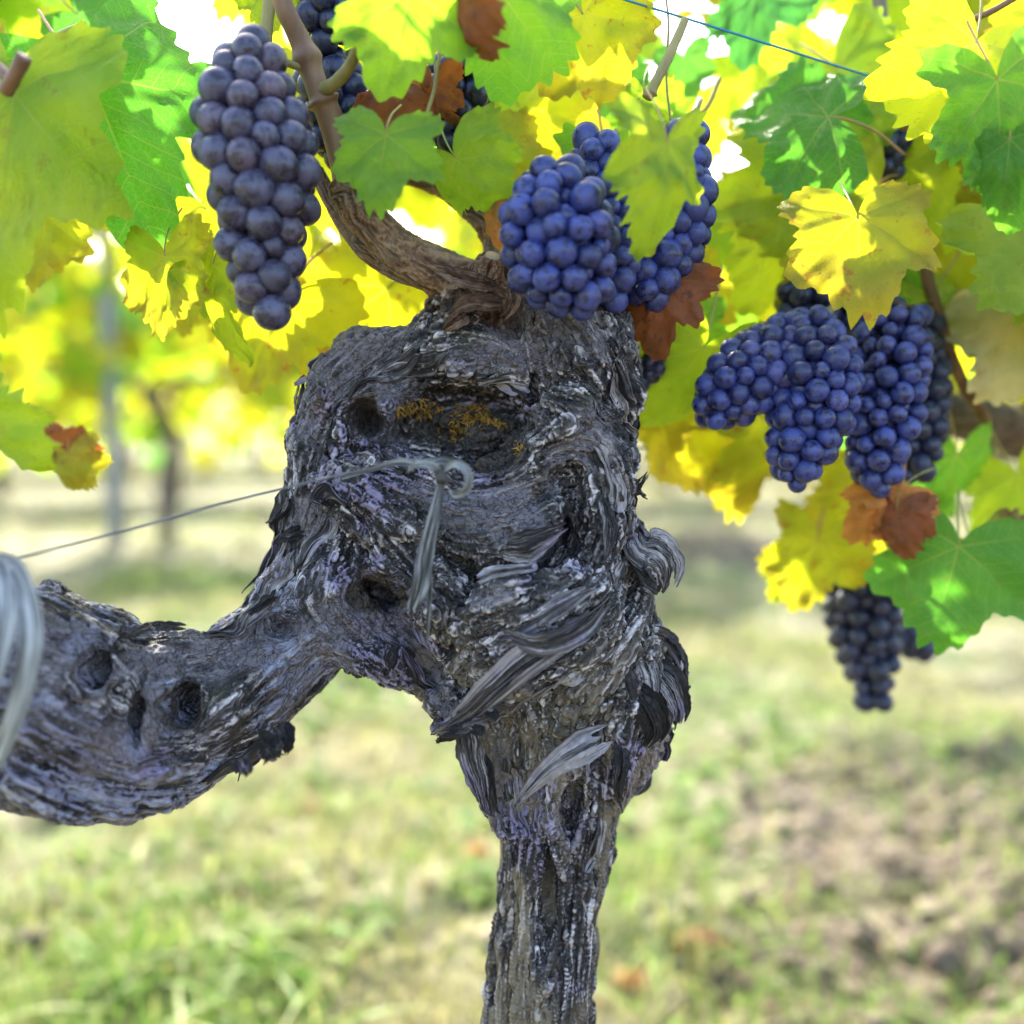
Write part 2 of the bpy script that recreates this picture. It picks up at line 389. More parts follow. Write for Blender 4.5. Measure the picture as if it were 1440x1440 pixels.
fib = np.clip(.62 * fib + .38 * s2 - .35 * np.maximum(0, 1 - np.abs(mid2 - .5) / .07) + .04, 0, 1)
# colour fields: the grain itself, barkless patches and the tan wood of the lower stem
ys = TV[:, 1]
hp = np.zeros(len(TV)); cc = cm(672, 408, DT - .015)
brown = sstep(.030, .014, np.linalg.norm((TV - cc) * np.array([.8, 1, .6]), axis=1) + .022 * (fbm(TV * 90, 3) - .5))          # reddish young bark where the cane leaves
for x, y, dz, rx, ry, rz in HOLL[:5]:                                                     # inside the hollows: shade painted into the wood colour
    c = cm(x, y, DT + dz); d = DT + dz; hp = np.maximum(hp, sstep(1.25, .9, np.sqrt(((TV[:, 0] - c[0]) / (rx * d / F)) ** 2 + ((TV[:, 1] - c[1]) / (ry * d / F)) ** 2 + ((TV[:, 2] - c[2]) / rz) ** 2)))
smoothw = sz * sstep(.42, .55, fbm(TV * 45 + 2, 2))
tan = sstep(-.03, -.12, ys) * sstep(.45, .62, fbm(TV * np.array([60, 18, 60]) + 5, 3)) * (TV[:, 0] > -.05)
vine = thing('grapevine', tuple(at(757, 1720, DT + .01) * np.array([1, 1, 0])), 'old gnarled grapevine with knotted grey purple trunk and one thick bent arm', 'grapevine', 'grapevines of the row')
trunk = obj('trunk', mesh('trunk', c2w(TV), TQ, BARK, True, {'fib': fib, 'mid': mid2, 'plate': flat, 'rot': hp, 'brown': brown, 'smoothwood': smoothw, 'tan': tan}), vine)  # 'rot' carries the painted shade of the hollows

# ------------------------------------------------------------------ ground
def gz(x, y):               # height of the soil (metres)
    x = np.asarray(x, float); y = np.asarray(y, float)
    p = np.stack([x, y, 0 * x], -1).reshape(-1, 3)
    s = x.shape
    h = (fbm(p * 1.3 + 3, 3).reshape(s) - .5) * .10
    till = sstep(.15, .75, (x - .12) + .35 * (1.6 - y)) * sstep(2.6, 1.7, y)       # worked soil under the row, on the right
    ang = fbm(p * 9 + 5, 4).reshape(s); ang2 = fbm(p * 26 + 1, 3).reshape(s)
    h = h + (ang - .5) * (.05 + .13 * till) + (ang2 - .5) * (.022 + .045 * till)
    h = h + .13 * np.exp(-(((x - .85) / .55) ** 2 + ((y - 4.55) / .5) ** 2))        # a low bank of turned earth
    fade = sstep(14, 6, np.hypot(x, y))
    return h * fade - .02
def till_w(x, y):
    return np.clip(sstep(.02, .38, (x - .12) + .30 * (1.6 - y)) * sstep(2.5, 1.7, y) + 1.2 * np.exp(-(((x - .85) / .55) ** 2 + ((y - 4.5) / .45) ** 2)), 0, 1)
def mat_ground():
    t = NT('soil_and_turf'); p = t.pos(); till = t.attr('till')
    n = t.noise(5, p, 5, .62); f = t.noise(40, p, 5, .65); g = t.noise(2.2, p, 4, .6)
    soil = t.ramp(f, (.3, (.030, .021, .012)), (.5, (.090, .068, .042)), (.68, (.26, .215, .135)))
    soil = t.mix(t.step(.55, .7, n), soil, (.175, .135, .085))
    turf = t.ramp(f, (.34, (.028, .030, .012)), (.5, (.13, .128, .058)), (.66, (.28, .255, .15)))
    turf = t.mix(t.step(.47, .60, n), turf, (.26, .235, .145))
    turf = t.mix(t.math('MULTIPLY', t.step(.5, .62, g), .7), turf, (.075, .115, .028))
    k = t.step(.35, .65, t.math('ADD', till, t.math('MULTIPLY', t.math('SUBTRACT', n, .5), .9)))
    return t.done(t.pbr(t.mix(k, turf, soil), .9, t.bump(f, .6, .012)))
def axis(lo_, hi_, c, fine, k):
    a = [c]; s = fine
    while a[-1] < hi_: a.append(a[-1] + s); s = fine + k * max(0, abs(a[-1] - c) - 1.2)
    b = [c]; s = fine
    while b[-1] > lo_: b.append(b[-1] - s); s = fine + k * max(0, abs(b[-1] - c) - 1.2)
    return np.array(b[::-1][:-1] + a)
gx = axis(-120, 120, .1, .011, .06); gy = axis(-30, 200, 1.6, .011, .06)
X, Y = np.meshgrid(gx, gy, indexing='ij'); Z = gz(X, Y)
i = np.arange(len(gx) - 1)[:, None] * len(gy); j = np.arange(len(gy) - 1)[None]
ground = obj('ground', mesh('ground', np.stack([X, Y, Z], -1).reshape(-1, 3),
    np.stack([i + j, i + len(gy) + j, i + len(gy) + j + 1, i + j + 1], -1).reshape(-1, 4), mat_ground(), True, {'till': till_w(X, Y).ravel()}))
tag(ground, kind='structure')

def leafy(name, stops, trans=.5, rough=.5, attr='tint', gloss=.3):
    t = NT(name); c = t.ramp(t.attr(attr), *stops)
    m = t.n('ShaderNodeMixShader', {0: trans, 1: t.pbr(c, rough, Specular_IOR_Level=gloss)})
    tr = t.n('ShaderNodeBsdfTranslucent', {'Color': c}); t.set(m.inputs[2], tr)
    return t.done(m.outputs[0])
def blades(n, xr, yr, hgt, wid, keep, tint, seed, bend=.6):
    r = np.random.default_rng(seed)
    x = r.uniform(*xr, n); y = yr[0] + (yr[1] - yr[0]) * r.random(n) ** 1.6
    k = r.random(n) < keep(x, y); x, y = x[k], y[k]; n = len(x)
    z = gz(x, y) - .004; a = r.uniform(0, 2 * math.pi, n); h = hgt * r.uniform(.35, 1.15, n) * (.6 + .8 * fbm(np.stack([x, y, 0 * x], -1) * 4, 2))
    w = wid * r.uniform(.6, 1.3, n) * (1 + .25 * np.maximum(y - 1.5, 0)); b = bend * r.uniform(.2, 1.6, n)
    dx, dy = np.cos(a), np.sin(a); px, py = -dy, dx; V = []
    for s, ws in ((0, .8), (.35, 1), (.7, .75), (1, .06)):
        cx = x + dx * h * b * s ** 2; cy = y + dy * h * b * s ** 2; cz = z + h * s * (1 - .45 * np.minimum(b, 1.5) * s)
        V += [np.stack([cx - px * w * ws / 2, cy - py * w * ws / 2, cz], -1), np.stack([cx + px * w * ws / 2, cy + py * w * ws / 2, cz], -1)]
    V = np.stack(V, 1).reshape(-1, 3); o = np.arange(n)[:, None] * 8
    Q = np.vstack([o + np.array([[2 * q, 2 * q + 1, 2 * q + 3, 2 * q + 2]]) for q in range(3)])
    return V, Q, np.repeat(tint(x, y, r), 8)
def patch(x, y, s=1.6, o=0): return fbm(np.stack([x, y, 0 * x + o], -1) * s + 13, 3)
G_TURF = leafy('grass_blade', [(0, (.38, .33, .19)), (.35, (.36, .36, .13)), (.55, (.21, .33, .05)), (1, (.10, .25, .03))], .5)
A = Acc()
V, Q, T = blades(56000, (-1.5, 1.8), (1.0, 4.2), .055, .0034, lambda x, y: np.clip(1.15 * sstep(.36, .58, patch(x, y, 2.4)) + .12, 0, 1) * (1 - .72 * till_w(x, y)),
    lambda x, y, r: np.clip(.16 + 1.15 * (patch(x, y, 2.0, 4) - .28) + r.normal(0, .14, len(x)), 0, 1), 1); A.add(V, Q, a=T)
V, Q, T = blades(30000, (-6, 6), (3.5, 13), .07, .006, lambda x, y: np.clip(sstep(.38, .6, patch(x, y, .9)) + .1, 0, 1) * (1 - .95 * till_w(x, y)),
    lambda x, y, r: np.clip(.05 + .9 * (patch(x, y, 1.1, 4) - .3) + r.normal(0, .12, len(x)), 0, 1), 2, .9); A.add(V, Q, a=T)
V, Q, T = blades(1500, (-.9, .9), (1.02, 1.75), .09, .0062, lambda x, y: sstep(.45, .6, patch(x, y, 5, 2)) * (1 - .8 * till_w(x, y)), lambda x, y, r: r.uniform(.3, .8, len(x)), 3, 1.1); A.add(V, Q, a=T)
grass = tag(obj('grass', A.mesh('grass', G_TURF)), 'pale green and straw coloured grass growing between the vine rows', kind='stuff')
# broad little weed leaves in the turf
A = Acc(); r = np.random.default_rng(8)
for _ in range(2600):
    y = 1.02 + 2.6 * r.random() ** 1.5; x = r.uniform(-1.1, 1.5); 
    if patch(np.array([x]), np.array([y]), 2.6, 9)[0] < .52 or till_w(np.array([x]), np.array([y]))[0] > .6: continue
    z = float(gz(np.array([x]), np.array([y]))[0])
    for q in range(r.integers(3, 7)):
        a = r.uniform(0, 6.28); L = r.uniform(.014, .042); W = L * .42; e = r.uniform(.1, .9)
        d = np.array([math.cos(a) * math.cos(e), math.sin(a) * math.cos(e), math.sin(e)]); s = np.array([-math.sin(a), math.cos(a), 0])
        o = np.array([x, y, z + .004]); u = np.array([0, 0, -.25 * L])
        A.add(np.array([o, o + d * L * .45 + s * W, o + d * L + u, o + d * L * .45 - s * W, ]), [[0, 1, 2, 3]], a=r.uniform(.5, 1))
tag(obj('weeds', A.mesh('weeds', G_TURF)), 'low broadleaved green weeds scattered through the turf', kind='stuff')
# clods and crumbs of the worked soil
t = NT('clod'); c = t.ramp(t.attr('tint'), (0, (.05, .035, .022)), (.5, (.12, .09, .058)), (1, (.27, .22, .14)))
f_ = t.noise(70, t.pos(), 4); CLOD = t.done(t.pbr(t.mix(t.step(.4, .7, f_), c, t.mix(.5, c, (.30, .24, .18))), .92, t.bump(f_, .7, .004)))
def blob(r, c, s, seed, A, tint, flat=.75):
    u, v = 9, 7; th = np.linspace(0, 2 * math.pi, u, endpoint=False); ph = np.linspace(.25, math.pi - .25, v)
    P = np.stack([np.sin(ph)[:, None] * np.cos(th), np.sin(ph)[:, None] * np.sin(th), np.cos(ph)[:, None] + 0 * th], -1).reshape(-1, 3)
    P = P * (1 + 1.9 * (fbm(P * 1.6 + seed, 3) - .5))[:, None] * s * np.array([1, r.uniform(.7, 1.1), flat]); a = r.uniform(0, 6.28)
    P = P @ np.array([[math.cos(a), math.sin(a), 0], [-math.sin(a), math.cos(a), 0], [0, 0, 1]]) + c
    i = np.arange(v - 1)[:, None] * u; j = np.arange(u)[None]
    A.add(P, np.stack([i + j, i + u + j, i + u + (j + 1) % u, i + (j + 1) % u], -1).reshape(-1, 4), [list(range(u)), list(range((v - 1) * u, v * u))[::-1]], a=tint)
A = Acc()
for q in range(3000):
    y = 1.0 + 1.6 * r.random() ** 1.3; x = r.uniform(-.9, 1.5); tw = till_w(np.array([x]), np.array([y]))[0]
    if r.random() > tw * .9 + .04: continue
    s = .003 + .021 * r.random() ** 3.4
    blob(r, np.array([x, y, float(gz(np.array([x]), np.array([y]))[0]) + s * .05]), s, q * 1.7, A, r.random())
tag(obj('soil_clods', A.mesh('soil_clods', CLOD)), 'brown crumbly clods of worked soil under the row', kind='stuff')
# dry straw lying about
A = Acc()
for q in range(2600):
    y = 1.0 + 1.9 * r.random() ** 1.4; x = r.uniform(-.9, 1.4); a = r.uniform(0, 6.28); L = r.uniform(.03, .11)
    p = np.stack([x + np.cos(a) * np.linspace(-.5, .5, 5) * L, y + np.sin(a) * np.linspace(-.5, .5, 5) * L], -1)
    z = gz(p[:, 0], p[:, 1]) + r.uniform(.003, .02); V, qd, tr = tube_data(np.column_stack([p, z]), .0009, 3); A.add(V, qd, tr, a=r.uniform(0, .3))
tag(obj('straw', A.mesh('straw', G_TURF)), 'dry pale straw lying on the turf and soil', kind='stuff')
# bits of dead leaf and crumbled litter
A = Acc()
for q in range(900):
    y = 1.0 + 2.0 * r.random() ** 1.4; x = r.uniform(-.9, 1.4); s_ = r.uniform(.004, .016); a = r.uniform(0, 6.28)
    z = float(gz(np.array([x]), np.array([y]))[0]) + .004; e = r.uniform(-.7, .7)
    d1 = np.array([math.cos(a), math.sin(a), e]) * s_; d2 = np.array([-math.sin(a), math.cos(a), r.uniform(-.6, .6)]) * s_ * r.uniform(.4, .9); o = np.array([x, y, z])
    P_ = np.array([o - d1, o - d1 * .2 + d2 * r.uniform(.6, 1.2), o + d1, o + d1 * .1 - d2 * r.uniform(.6, 1.2), o + [0, 0, r.uniform(.0, .5) * s_]])
    A.add(P_, [[0, 1, 4], [1, 2, 4], [2, 3, 4], [3, 0, 4]], a=r.random())
LIT = leafy('leaf_litter', [(0, (.06, .03, .018)), (.4, (.17, .09, .045)), (.7, (.30, .21, .11)), (1, (.42, .35, .22))], .25)
tag(obj('leaf_litter', A.mesh('leaf_litter', LIT)), 'brown crumbled leaf litter strewn over the ground', kind='stuff')

# ------------------------------------------------------------------ vine leaves
LOBE = [(0, 1.0, .72), (54, .92, .64), (-54, .92, .64), (110, .74, .66), (-110, .74, .66)]
def leaf_data(seed, na=168, nr=11, cup=.25, wave=.05, deep=.5, hole=False):
    """a lobed, toothed blade in the XY plane: stalk joins at the origin, tip at +Y, length 1"""
    r = np.random.default_rng(seed); lob = [(math.radians(a + r.normal(0, 5)), L * r.uniform(.9, 1.1), w * r.uniform(.9, 1.12)) for a, L, w in LOBE]
    th = np.linspace(-math.pi, math.pi, na + 1)[:-1]
    R = np.full(na, .12)
    for a, L, w in lob:
        d = np.abs((th - a + math.pi) % (2 * math.pi) - math.pi) / w
        R = np.maximum(R, L * (1 - deep * np.minimum(d, 1.4) ** 1.7) * (d < 1.4))
    R = np.maximum(R, .50 * (np.abs(th) < 2.45) * np.minimum(1, (2.5 - np.abs(th)) * 2.2))
    back = np.clip((np.abs(th) - 2.35) / .75, 0, 1); R = R * (1 - .86 * back ** .8)
    k = np.ones(5) / 5; R = np.convolve(np.r_[R[-2:], R, R[:2]], k, 'valid')
    ntooth = 34; ph = (th * ntooth / (2 * math.pi) + .35 * np.sin(3 * th + seed)) % 1
    R = R * (1 + (.10 + .05 * np.sin(5 * th + seed)) * (np.abs(ph - .5) * 2 - .5) * (1 - back)) * (1 + .05 * np.sin(7 * th + seed * 2))
    rr = np.linspace(0, 1, nr + 1)[1:] ** .85
    x = (rr[:, None] * R * np.sin(th)).ravel(); y = (rr[:, None] * R * np.cos(th)).ravel()
    x = np.r_[0, x]; y = np.r_[0, y]; rad = np.hypot(x, y); ang = np.arctan2(x, y)
    perp = np.full(len(x), 9.0); al = np.zeros(len(x)); side = np.zeros(len(x))
    for a, L, w in lob:
        d = (ang - a + math.pi) % (2 * math.pi) - math.pi; pp = rad * np.abs(np.sin(d)) + 5 * (np.abs(d) > 1.4); m = pp < perp
        perp[m] = pp[m]; al[m] = (rad * np.cos(d) / L)[m]
    p3 = np.stack([x, y, 0 * x], -1)
    z = .16 * np.minimum(perp, .3) ** .8 * .8 - cup * rad ** 2 * r.uniform(.3, 1.0) + wave * 2.2 * (fbm(p3 * 2.2 + seed * 3, 2) - .5) * rad + wave * 1.5 * (fbm(p3 * 6 + seed, 2) - .5) * rad
    z = z - r.uniform(.0, .35) * np.abs(x) * rad
    V = np.stack([x, y, z], -1)
    j = np.arange(na); T = np.stack([0 * j, 1 + j, 1 + (j + 1) % na], -1)[:, ::-1]
    i = 1 + np.arange(nr - 1)[:, None] * na; jj = j[None]
    Q = np.stack([i + jj, i + (jj + 1) % na, i + na + (jj + 1) % na, i + na + jj], -1).reshape(-1, 4)
    return V, Q, T, perp, al
def mat_leaf(name, refl, trans, tcol_lo, tcol_hi, spots=0.0, spotcol=(.25, .07, .02), edge=0.0, edgecol=(.35, .12, .03), vein=(.5, .5, .12), tmix=.55):
    t = NT(name); perp, al = t.attr('perp'), t.attr('alng'); oc = t.attr('lco', out=1); hue = t.math('FRACT', t.math('ADD', t.n('ShaderNodeObjectInfo').outputs['Random'], t.attr('tint')))
    w1 = t.math('SUBTRACT', .016, t.math('MULTIPLY', al, .011))
    v1 = t.math('SUBTRACT', 1.0, t.step(0.0, 1.0, t.math('DIVIDE', perp, w1)))
    s = t.math('SUBTRACT', al, t.math('MULTIPLY', perp, .85)); pp = t.math('PINGPONG', t.math('MULTIPLY', s, 7.0), .5)
    v2 = t.math('MULTIPLY', t.math('SUBTRACT', 1.0, t.step(.0, .055, pp)), .7)
    vo = t.n('ShaderNodeTexVoronoi', {'Vector': oc, 'Scale': 26.0}, feature='DISTANCE_TO_EDGE').outputs[0]
    v3 = t.math('MULTIPLY', t.math('SUBTRACT', 1.0, t.step(.0, .07, vo)), .45)
    v = t.math('MAXIMUM', v1, t.math('MAXIMUM', v2, v3))
    off = t.n('ShaderNodeVectorMath', {0: oc, 1: t.n('ShaderNodeCombineXYZ', {0: t.math('MULTIPLY', hue, 31.0), 1: t.math('MULTIPLY', hue, 17.0), 2: 0.0}).outputs[0]}, operation='ADD').outputs[0]
    n = t.noise(2.2, off, 4, .6)
    tc = t.mix(t.step(.25, .75, t.math('ADD', t.math('MULTIPLY', hue, .6), t.math('MULTIPLY', n, .4))), tcol_lo, tcol_hi)
    rc = t.mix(t.step(.35, .65, n), refl, tuple(min(1, c * k) for c, k in zip(refl, (1.7, 1.35, 1.2))))
    tv = t.mix(t.math('MULTIPLY', v, .8), tc, t.mix(.5, tc, vein)); rv = t.mix(t.math('MULTIPLY', v, .75), rc, vein)
    if spots:
        sp = t.math('MULTIPLY', t.step(.60, .66, t.noise(5.5, off, 4, .65)), spots)
        tv = t.mix(sp, tv, spotcol); rv = t.mix(sp, rv, spotcol)
    if edge:
        e = t.math('MULTIPLY', t.step(.50, .68, t.math('ADD', t.math('MULTIPLY', t.attr('rim'), .45), t.math('MULTIPLY', t.noise(1.8, off, 4, .6), .62))), edge)
        tv = t.mix(e, tv, edgecol); rv = t.mix(e, rv, edgecol)
    b = t.bump(t.math('SUBTRACT', t.math('MULTIPLY', v, -1.0), t.math('MULTIPLY', t.step(0, .3, vo), -.4)), .5, .0012)
    m = t.n('ShaderNodeMixShader', {0: tmix, 1: t.pbr(rv, .48, b, Specular_IOR_Level=.4), 2: t.n('ShaderNodeBsdfTranslucent', {'Color': tv}).outputs[0]})
    return t.done(m.outputs[0])
LM = {  # yellow and green variants also carry sunlit and shaded looks in their colour
 'yellow': mat_leaf('leaf_yellow', (.36, .40, .03), .6, (.50, .58, .008), (.62, .62, .007), .6, (.45, .16, .03), .35, (.40, .17, .04), tmix=.62),
 'lime':   mat_leaf('leaf_lime', (.20, .34, .025), .6, (.36, .60, .02), (.58, .66, .012), .35, (.35, .18, .03), tmix=.58),
 'green':  mat_leaf('leaf_green', (.065, .20, .022), .5, (.14, .52, .035), (.36, .68, .02), .15, (.30, .2, .04), tmix=.5),
 'deep':   mat_leaf('leaf_deep', (.04, .13, .045), .5, (.06, .32, .05), (.14, .44, .04), 0, tmix=.42, vein=(.25, .34, .12)),
 'scorch': mat_leaf('leaf_scorched', (.10, .18, .025), .5, (.30, .52, .02), (.66, .64, .012), .5, (.20, .05, .04), .95, (.22, .07, .06)),
 'brown':  mat_leaf('leaf_brown', (.20, .075, .03), .5, (.42, .12, .02), (.55, .20, .03), .6, (.10, .04, .03), tmix=.4, vein=(.3, .12, .05)),
 'amber':  mat_leaf('leaf_amber', (.45, .22, .06), .5, (.70, .30, .05), (.80, .42, .06), .6, (.35, .10, .05), tmix=.45, vein=(.5, .25, .08)),
 'pale':   mat_leaf('leaf_pale', (.50, .46, .28), .5, (.75, .68, .34), (.80, .72, .30), .3, (.5, .3, .12), tmix=.5, vein=(.6, .55, .3)),
}
t = NT('petiole'); PETI = t.done(t.pbr(t.ramp(t.attr('tint'), (0, (.36, .34, .08)), (1, (.40, .15, .07))), .5))
HI = [leaf_data(s, cup=c, wave=w_, deep=d) for s, c, w_, d in ((1, .30, .16, .36), (2, .55, .22, .42), (3, .2, .26, .50), (4, .8, .3, .38), (5, .4, .32, .54), (6, -.3, .26, .42))]
LO = [leaf_data(s, 70, 5, c, .15, .5) for s, c in ((11, .3), (12, .7), (13, -.2), (14, .45))]
_lm = {}
def leaf_mesh(var, kind):
    k = (var, kind)
    if k not in _lm:
        V, Q, T, perp, al = HI[var]; n = len(V)
        pt = catmull(np.array([[0, 0, 0], [.02, -.16, -.05], [.03, -.42, -.22], [.0, -.70, -.50]]), 12)
        PV, PQ, PT = tube_data(pt, np.linspace(.010, .014, 12), 6)
        rim = np.r_[np.hypot(V[:, 0], V[:, 1]), np.zeros(len(PV))]
        z0 = np.zeros(len(PV)); allv = np.vstack([V, PV])
        me = mesh('leaf', allv, [Q, T, PQ + n, PT + n], [LM[kind], PETI], True, {'perp': np.r_[perp, z0 + 1], 'alng': np.r_[al, z0], 'lco': allv, 'rim': rim, 'tint': np.r_[np.zeros(n), z0 + (var % 3) / 3]})
        mi = np.zeros(len(me.polygons), np.int32); mi[len(Q) + 0:] = 0
        vi = np.array([me.loops[p.loop_start].vertex_index for p in me.polygons]); me.polygons.foreach_set('material_index', (vi >= n).astype(np.int32))
        _lm[k] = me
    return _lm[k]
def leaf_mat(x, y, d, ang, L, pitch=0.0, roll=0.0, yaw=0.0):
    """placement: stalk point (photo px, distance), direction of the tip in the image, length px, tilt of the tip away (+) / towards (-) the camera, turn about the midrib"""
    a = math.radians(ang); s = L * d / F
    R = Matrix.Rotation(a - math.pi / 2, 4, 'Z') @ Matrix.Rotation(math.radians(-pitch), 4, 'X') @ Matrix.Rotation(math.radians(roll), 4, 'Y')
    Rw = cam.rotation_euler.to_matrix().to_4x4() @ R
    return Matrix.Translation(Vector(at(x, y, d))) @ Rw @ Matrix.Scale(s, 4)
def leaf(vn, kind, x, y, d, ang, L, pitch=0, roll=0, var=None, sx=1.0, label=None):
    var = random.randrange(len(HI)) if var is None else var
    M = leaf_mat(x, y, d, ang, L, pitch, roll)
    if sx != 1: M = M @ Matrix.Diagonal((sx, 1, 1, 1))
    o = obj('leaf', leaf_mesh(var, kind), vn)
    o.matrix_basis = M
    return tag(o, label)

# neighbours along the same row (built below): their own stem, canes and leaves
vine_r = thing('grapevine', tuple(at(1700, 1500, 1.25) * np.array([1, 1, 0])), 'neighbouring grapevine at the right edge with dark cordon, brown canes and sunlit leaves', 'grapevine', 'grapevines of the row')
vine_l = thing('grapevine', tuple(at(-420, 1500, .62) * np.array([1, 1, 0])), 'grapevine whose large backlit leaves fill the upper left corner', 'grapevine', 'grapevines of the row')
HAND = [ # vine, kind, x, y, dist, tip angle, length, pitch, roll, variant, width
 (vine,'green',543,190,.49,-98,98,-5,8,0,1.05), (vine,'green',578,-12,.475,-97,150,12,-6,2,1.0), (vine,'green',700,-15,.485,-48,150,10,10,1,1.0),
 (vine,'brown',650,-5,.475,-84,84,20,60,3,.9), (vine,'brown',560,118,.53,-165,95,10,40,3,.8), (vine,'brown',610,120,.525,-80,70,30,50,4,.8),
 (vine,'lime',938,200,.475,-94,140,0,-24,4,.8), (vine,'lime',642,222,.515,-52,96,10,30,3,1.0), (vine,'amber',690,300,.53,-86,55,10,50,3,.7),
 (vine_l,'lime',20,132,.50,-96,285,-8,6,0,.66), (vine_l,'green',128,112,.52,-60,250,5,-14,2,.85), (vine_l,'deep',110,20,.62,-40,120,10,20,1,1),
 (vine_l,'lime',238,378,.53,170,46,60,10,1,.7), (vine_l,'lime',300,372,.535,-94,125,0,30,4,.55), (vine_l,'yellow',232,360,.53,-86,118,0,12,5,.8),
 (vine,'yellow',402,425,.60,-112,150,6,10,2,1.0), (vine,'yellow',545,405,.62,-140,150,0,0,0,1.0), (vine,'yellow',600,430,.64,-120,150,0,20,4,1),
 (vine_r,'green',1165,165,.60,172,150,20,20,2,1.1), (vine_r,'green',1160,150,.62,95,80,15,-10,1,1.2), (vine_r,'yellow',1206,306,.53,-88,134,-14,4,0,1.05),
 (vine_r,'green',1402,112,.50,-76,165,0,14,2,.85), (vine_r,'lime',1372,60,.53,-115,140,10,-16,1,1.0), (vine_r,'pale',1466,425,.66,-112,165,6,-10,5,.9),
 (vine_r,'green',1348,768,.63,-104,132,-6,10,0,1.15), (vine_r,'green',1345,640,.70,-98,120,12,-16,1,1), (vine_r,'scorch',1372,775,.66,-70,95,10,20,3,1),
 (vine_r,'amber',1262,690,.62,-140,92,8,20,3,.8), (vine_r,'amber',1255,690,.625,-55,100,18,-30,4,.8), (vine_r,'brown',1262,720,.615,-88,66,0,40,3,.9),
 (vine,'brown',935,395,.56,-112,95,0,20,4,.95), (vine,'brown',955,380,.57,-60,60,20,50,3,.7), (vine,'green',962,455,.64,-85,80,10,20,1,1),
 (vine_l,'lime',-24,600,.49,-40,140,-6,62,3,.7), (vine_l,'brown',92,625,.475,0,54,0,30,5,.8), (vine_l,'yellow',98,640,.47,-72,56,0,10,1,1.0),
 (vine,'deep',1065,-15,.66,-92,105,0,25,2,1), (vine,'deep',960,80,.7,-80,60,10,10,1,1), (vine_r,'green',1420,195,.5,-100,110,0,30,4,.8),
 (vine,'yellow',965,590,.70,-90,110,0,20,1,.9), (vine,'yellow',1030,610,.74,-84,110,0,-10,0,.9), (vine,'yellow',1150,760,.72,-100,110,0,24,2,1), (vine,'lime',1120,800,.76,-120,60,0,24,2,1),
 (vine_r,'yellow',1230,690,.72,-110,120,0,10,1,1), (vine_r,'lime',1430,668,.74,-70,110,0,10,0,1), (vine,'yellow',925,540,.68,-70,110,0,10,2,1),
 (vine,'yellow',820,20,.56,-60,130,8,20,5,1), (vine,'lime',905,130,.58,-95,70,0,10,4,.8), (vine,'yellow',730,150,.62,-70,130,0,10,0,1), (vine,'yellow',680,215,.6,-20,110,0,10,1,1),
 (vine_l,'lime',400,-50,.56,-100,110,0,10,5,.8), (vine_l,'yellow',60,300,.60,-90,110,0,8,5,1.0),
]
for v_, kd, x, y, d, an, L, pi_, ro, va, sx in HAND: leaf(v_, kd, x, y, d, an, L, pi_, ro, va, sx)

# the rest of the row's canopy, behind and above
def edge_y(x):              # lowest leaves of the canopy, photo px
    return np.interp(x, [-400, 0, 180, 330, 440, 560, 640, 870, 930, 1010, 1150, 1300, 1440, 1900], [300, 330, 400, 520, 500, 470, 430, 520, 650, 640, 720, 640, 650, 650])
SUNLIT = [(1206,350,.53),(1150,330,.53),(1270,350,.53),(50,270,.5),(90,350,.5),(230,430,.53),(390,490,.6),(500,450,.62),(570,470,.63),(925,280,.48),(690,270,.52),(1300,840,.63),(1390,180,.5),(850,60,.56),(740,200,.62),(1350,120,.53),(545,240,.49),(965,640,.7),(1030,650,.73),(1140,800,.73),(1230,740,.72),(40,600,.475)]
SUNW = [(at(*q), np.array(tosun)) for q in SUNLIT]
def shades(d, x, y, L):     # would a leaf here take the sun from one of the leaves the photo shows lit through?
    c = at(x, y, d); R_ = L * d / F * .62
    for p, s_ in SUNW:
        v = c - p; t_ = v @ s_
        if t_ > .01 and np.linalg.norm(v - s_ * t_) < R_: return True
    return False
CLEAR = [(1255,550,110,150,.67), (1245,200,55,55,.69), (1385,600,90,50,.9), (1340,470,46,110,.76), (1250,90,46,110,.70), (1215,880,80,110,.9), (640,130,60,100,.6), (935,320,70,130,.6), (915,510,46,46,.64), (1140,430,80,60,.68), (470,120,60,110,.6), (40,480,110,90,5)]
def hides(d, x, y):         # keeps leaves from hanging right in front of the bunches and canes
    return any(d < z and ((x - a) / b) ** 2 + ((y - c) / e) ** 2 < 1.2 for a, c, b, e, z in CLEAR)
def white_gap(x, y):        # openings where the sky shows through
    g = [(270, 60, 70, 110), (100, 395, 46, 40), (215, 330, 36, 30), (470, 270, 24, 60), (590, 320, 26, 50), (985, 160, 22, 60), (990, 270, 22, 60), (1130, 215, 36, 36), (950, 110, 40, 22), (1075, 255, 18, 34), (1190, 60, 22, 50), (1250, 130, 18, 18), (890, 225, 26, 18)]
    return any(((x - a) / c) ** 2 + ((y - b) / e) ** 2 < 1.0 for a, b, c, e in g)
r = np.random.default_rng(21)
nleft = {vine.name: 100, vine_r.name: 100, vine_l.name: 100}
for h in HAND: nleft[h[0].name] -= 1
cand = []
for q in range(860):
    d = .60 + .75 * r.random() ** 1.3
    x = r.uniform(-420, 1860); y = r.uniform(-190, 700)
    if y > edge_y(x) - 60 - 40 * r.random(): continue
    if white_gap(x, y + 30): continue
    cand.append((d, x, y))
cand.sort()
FOL = {}
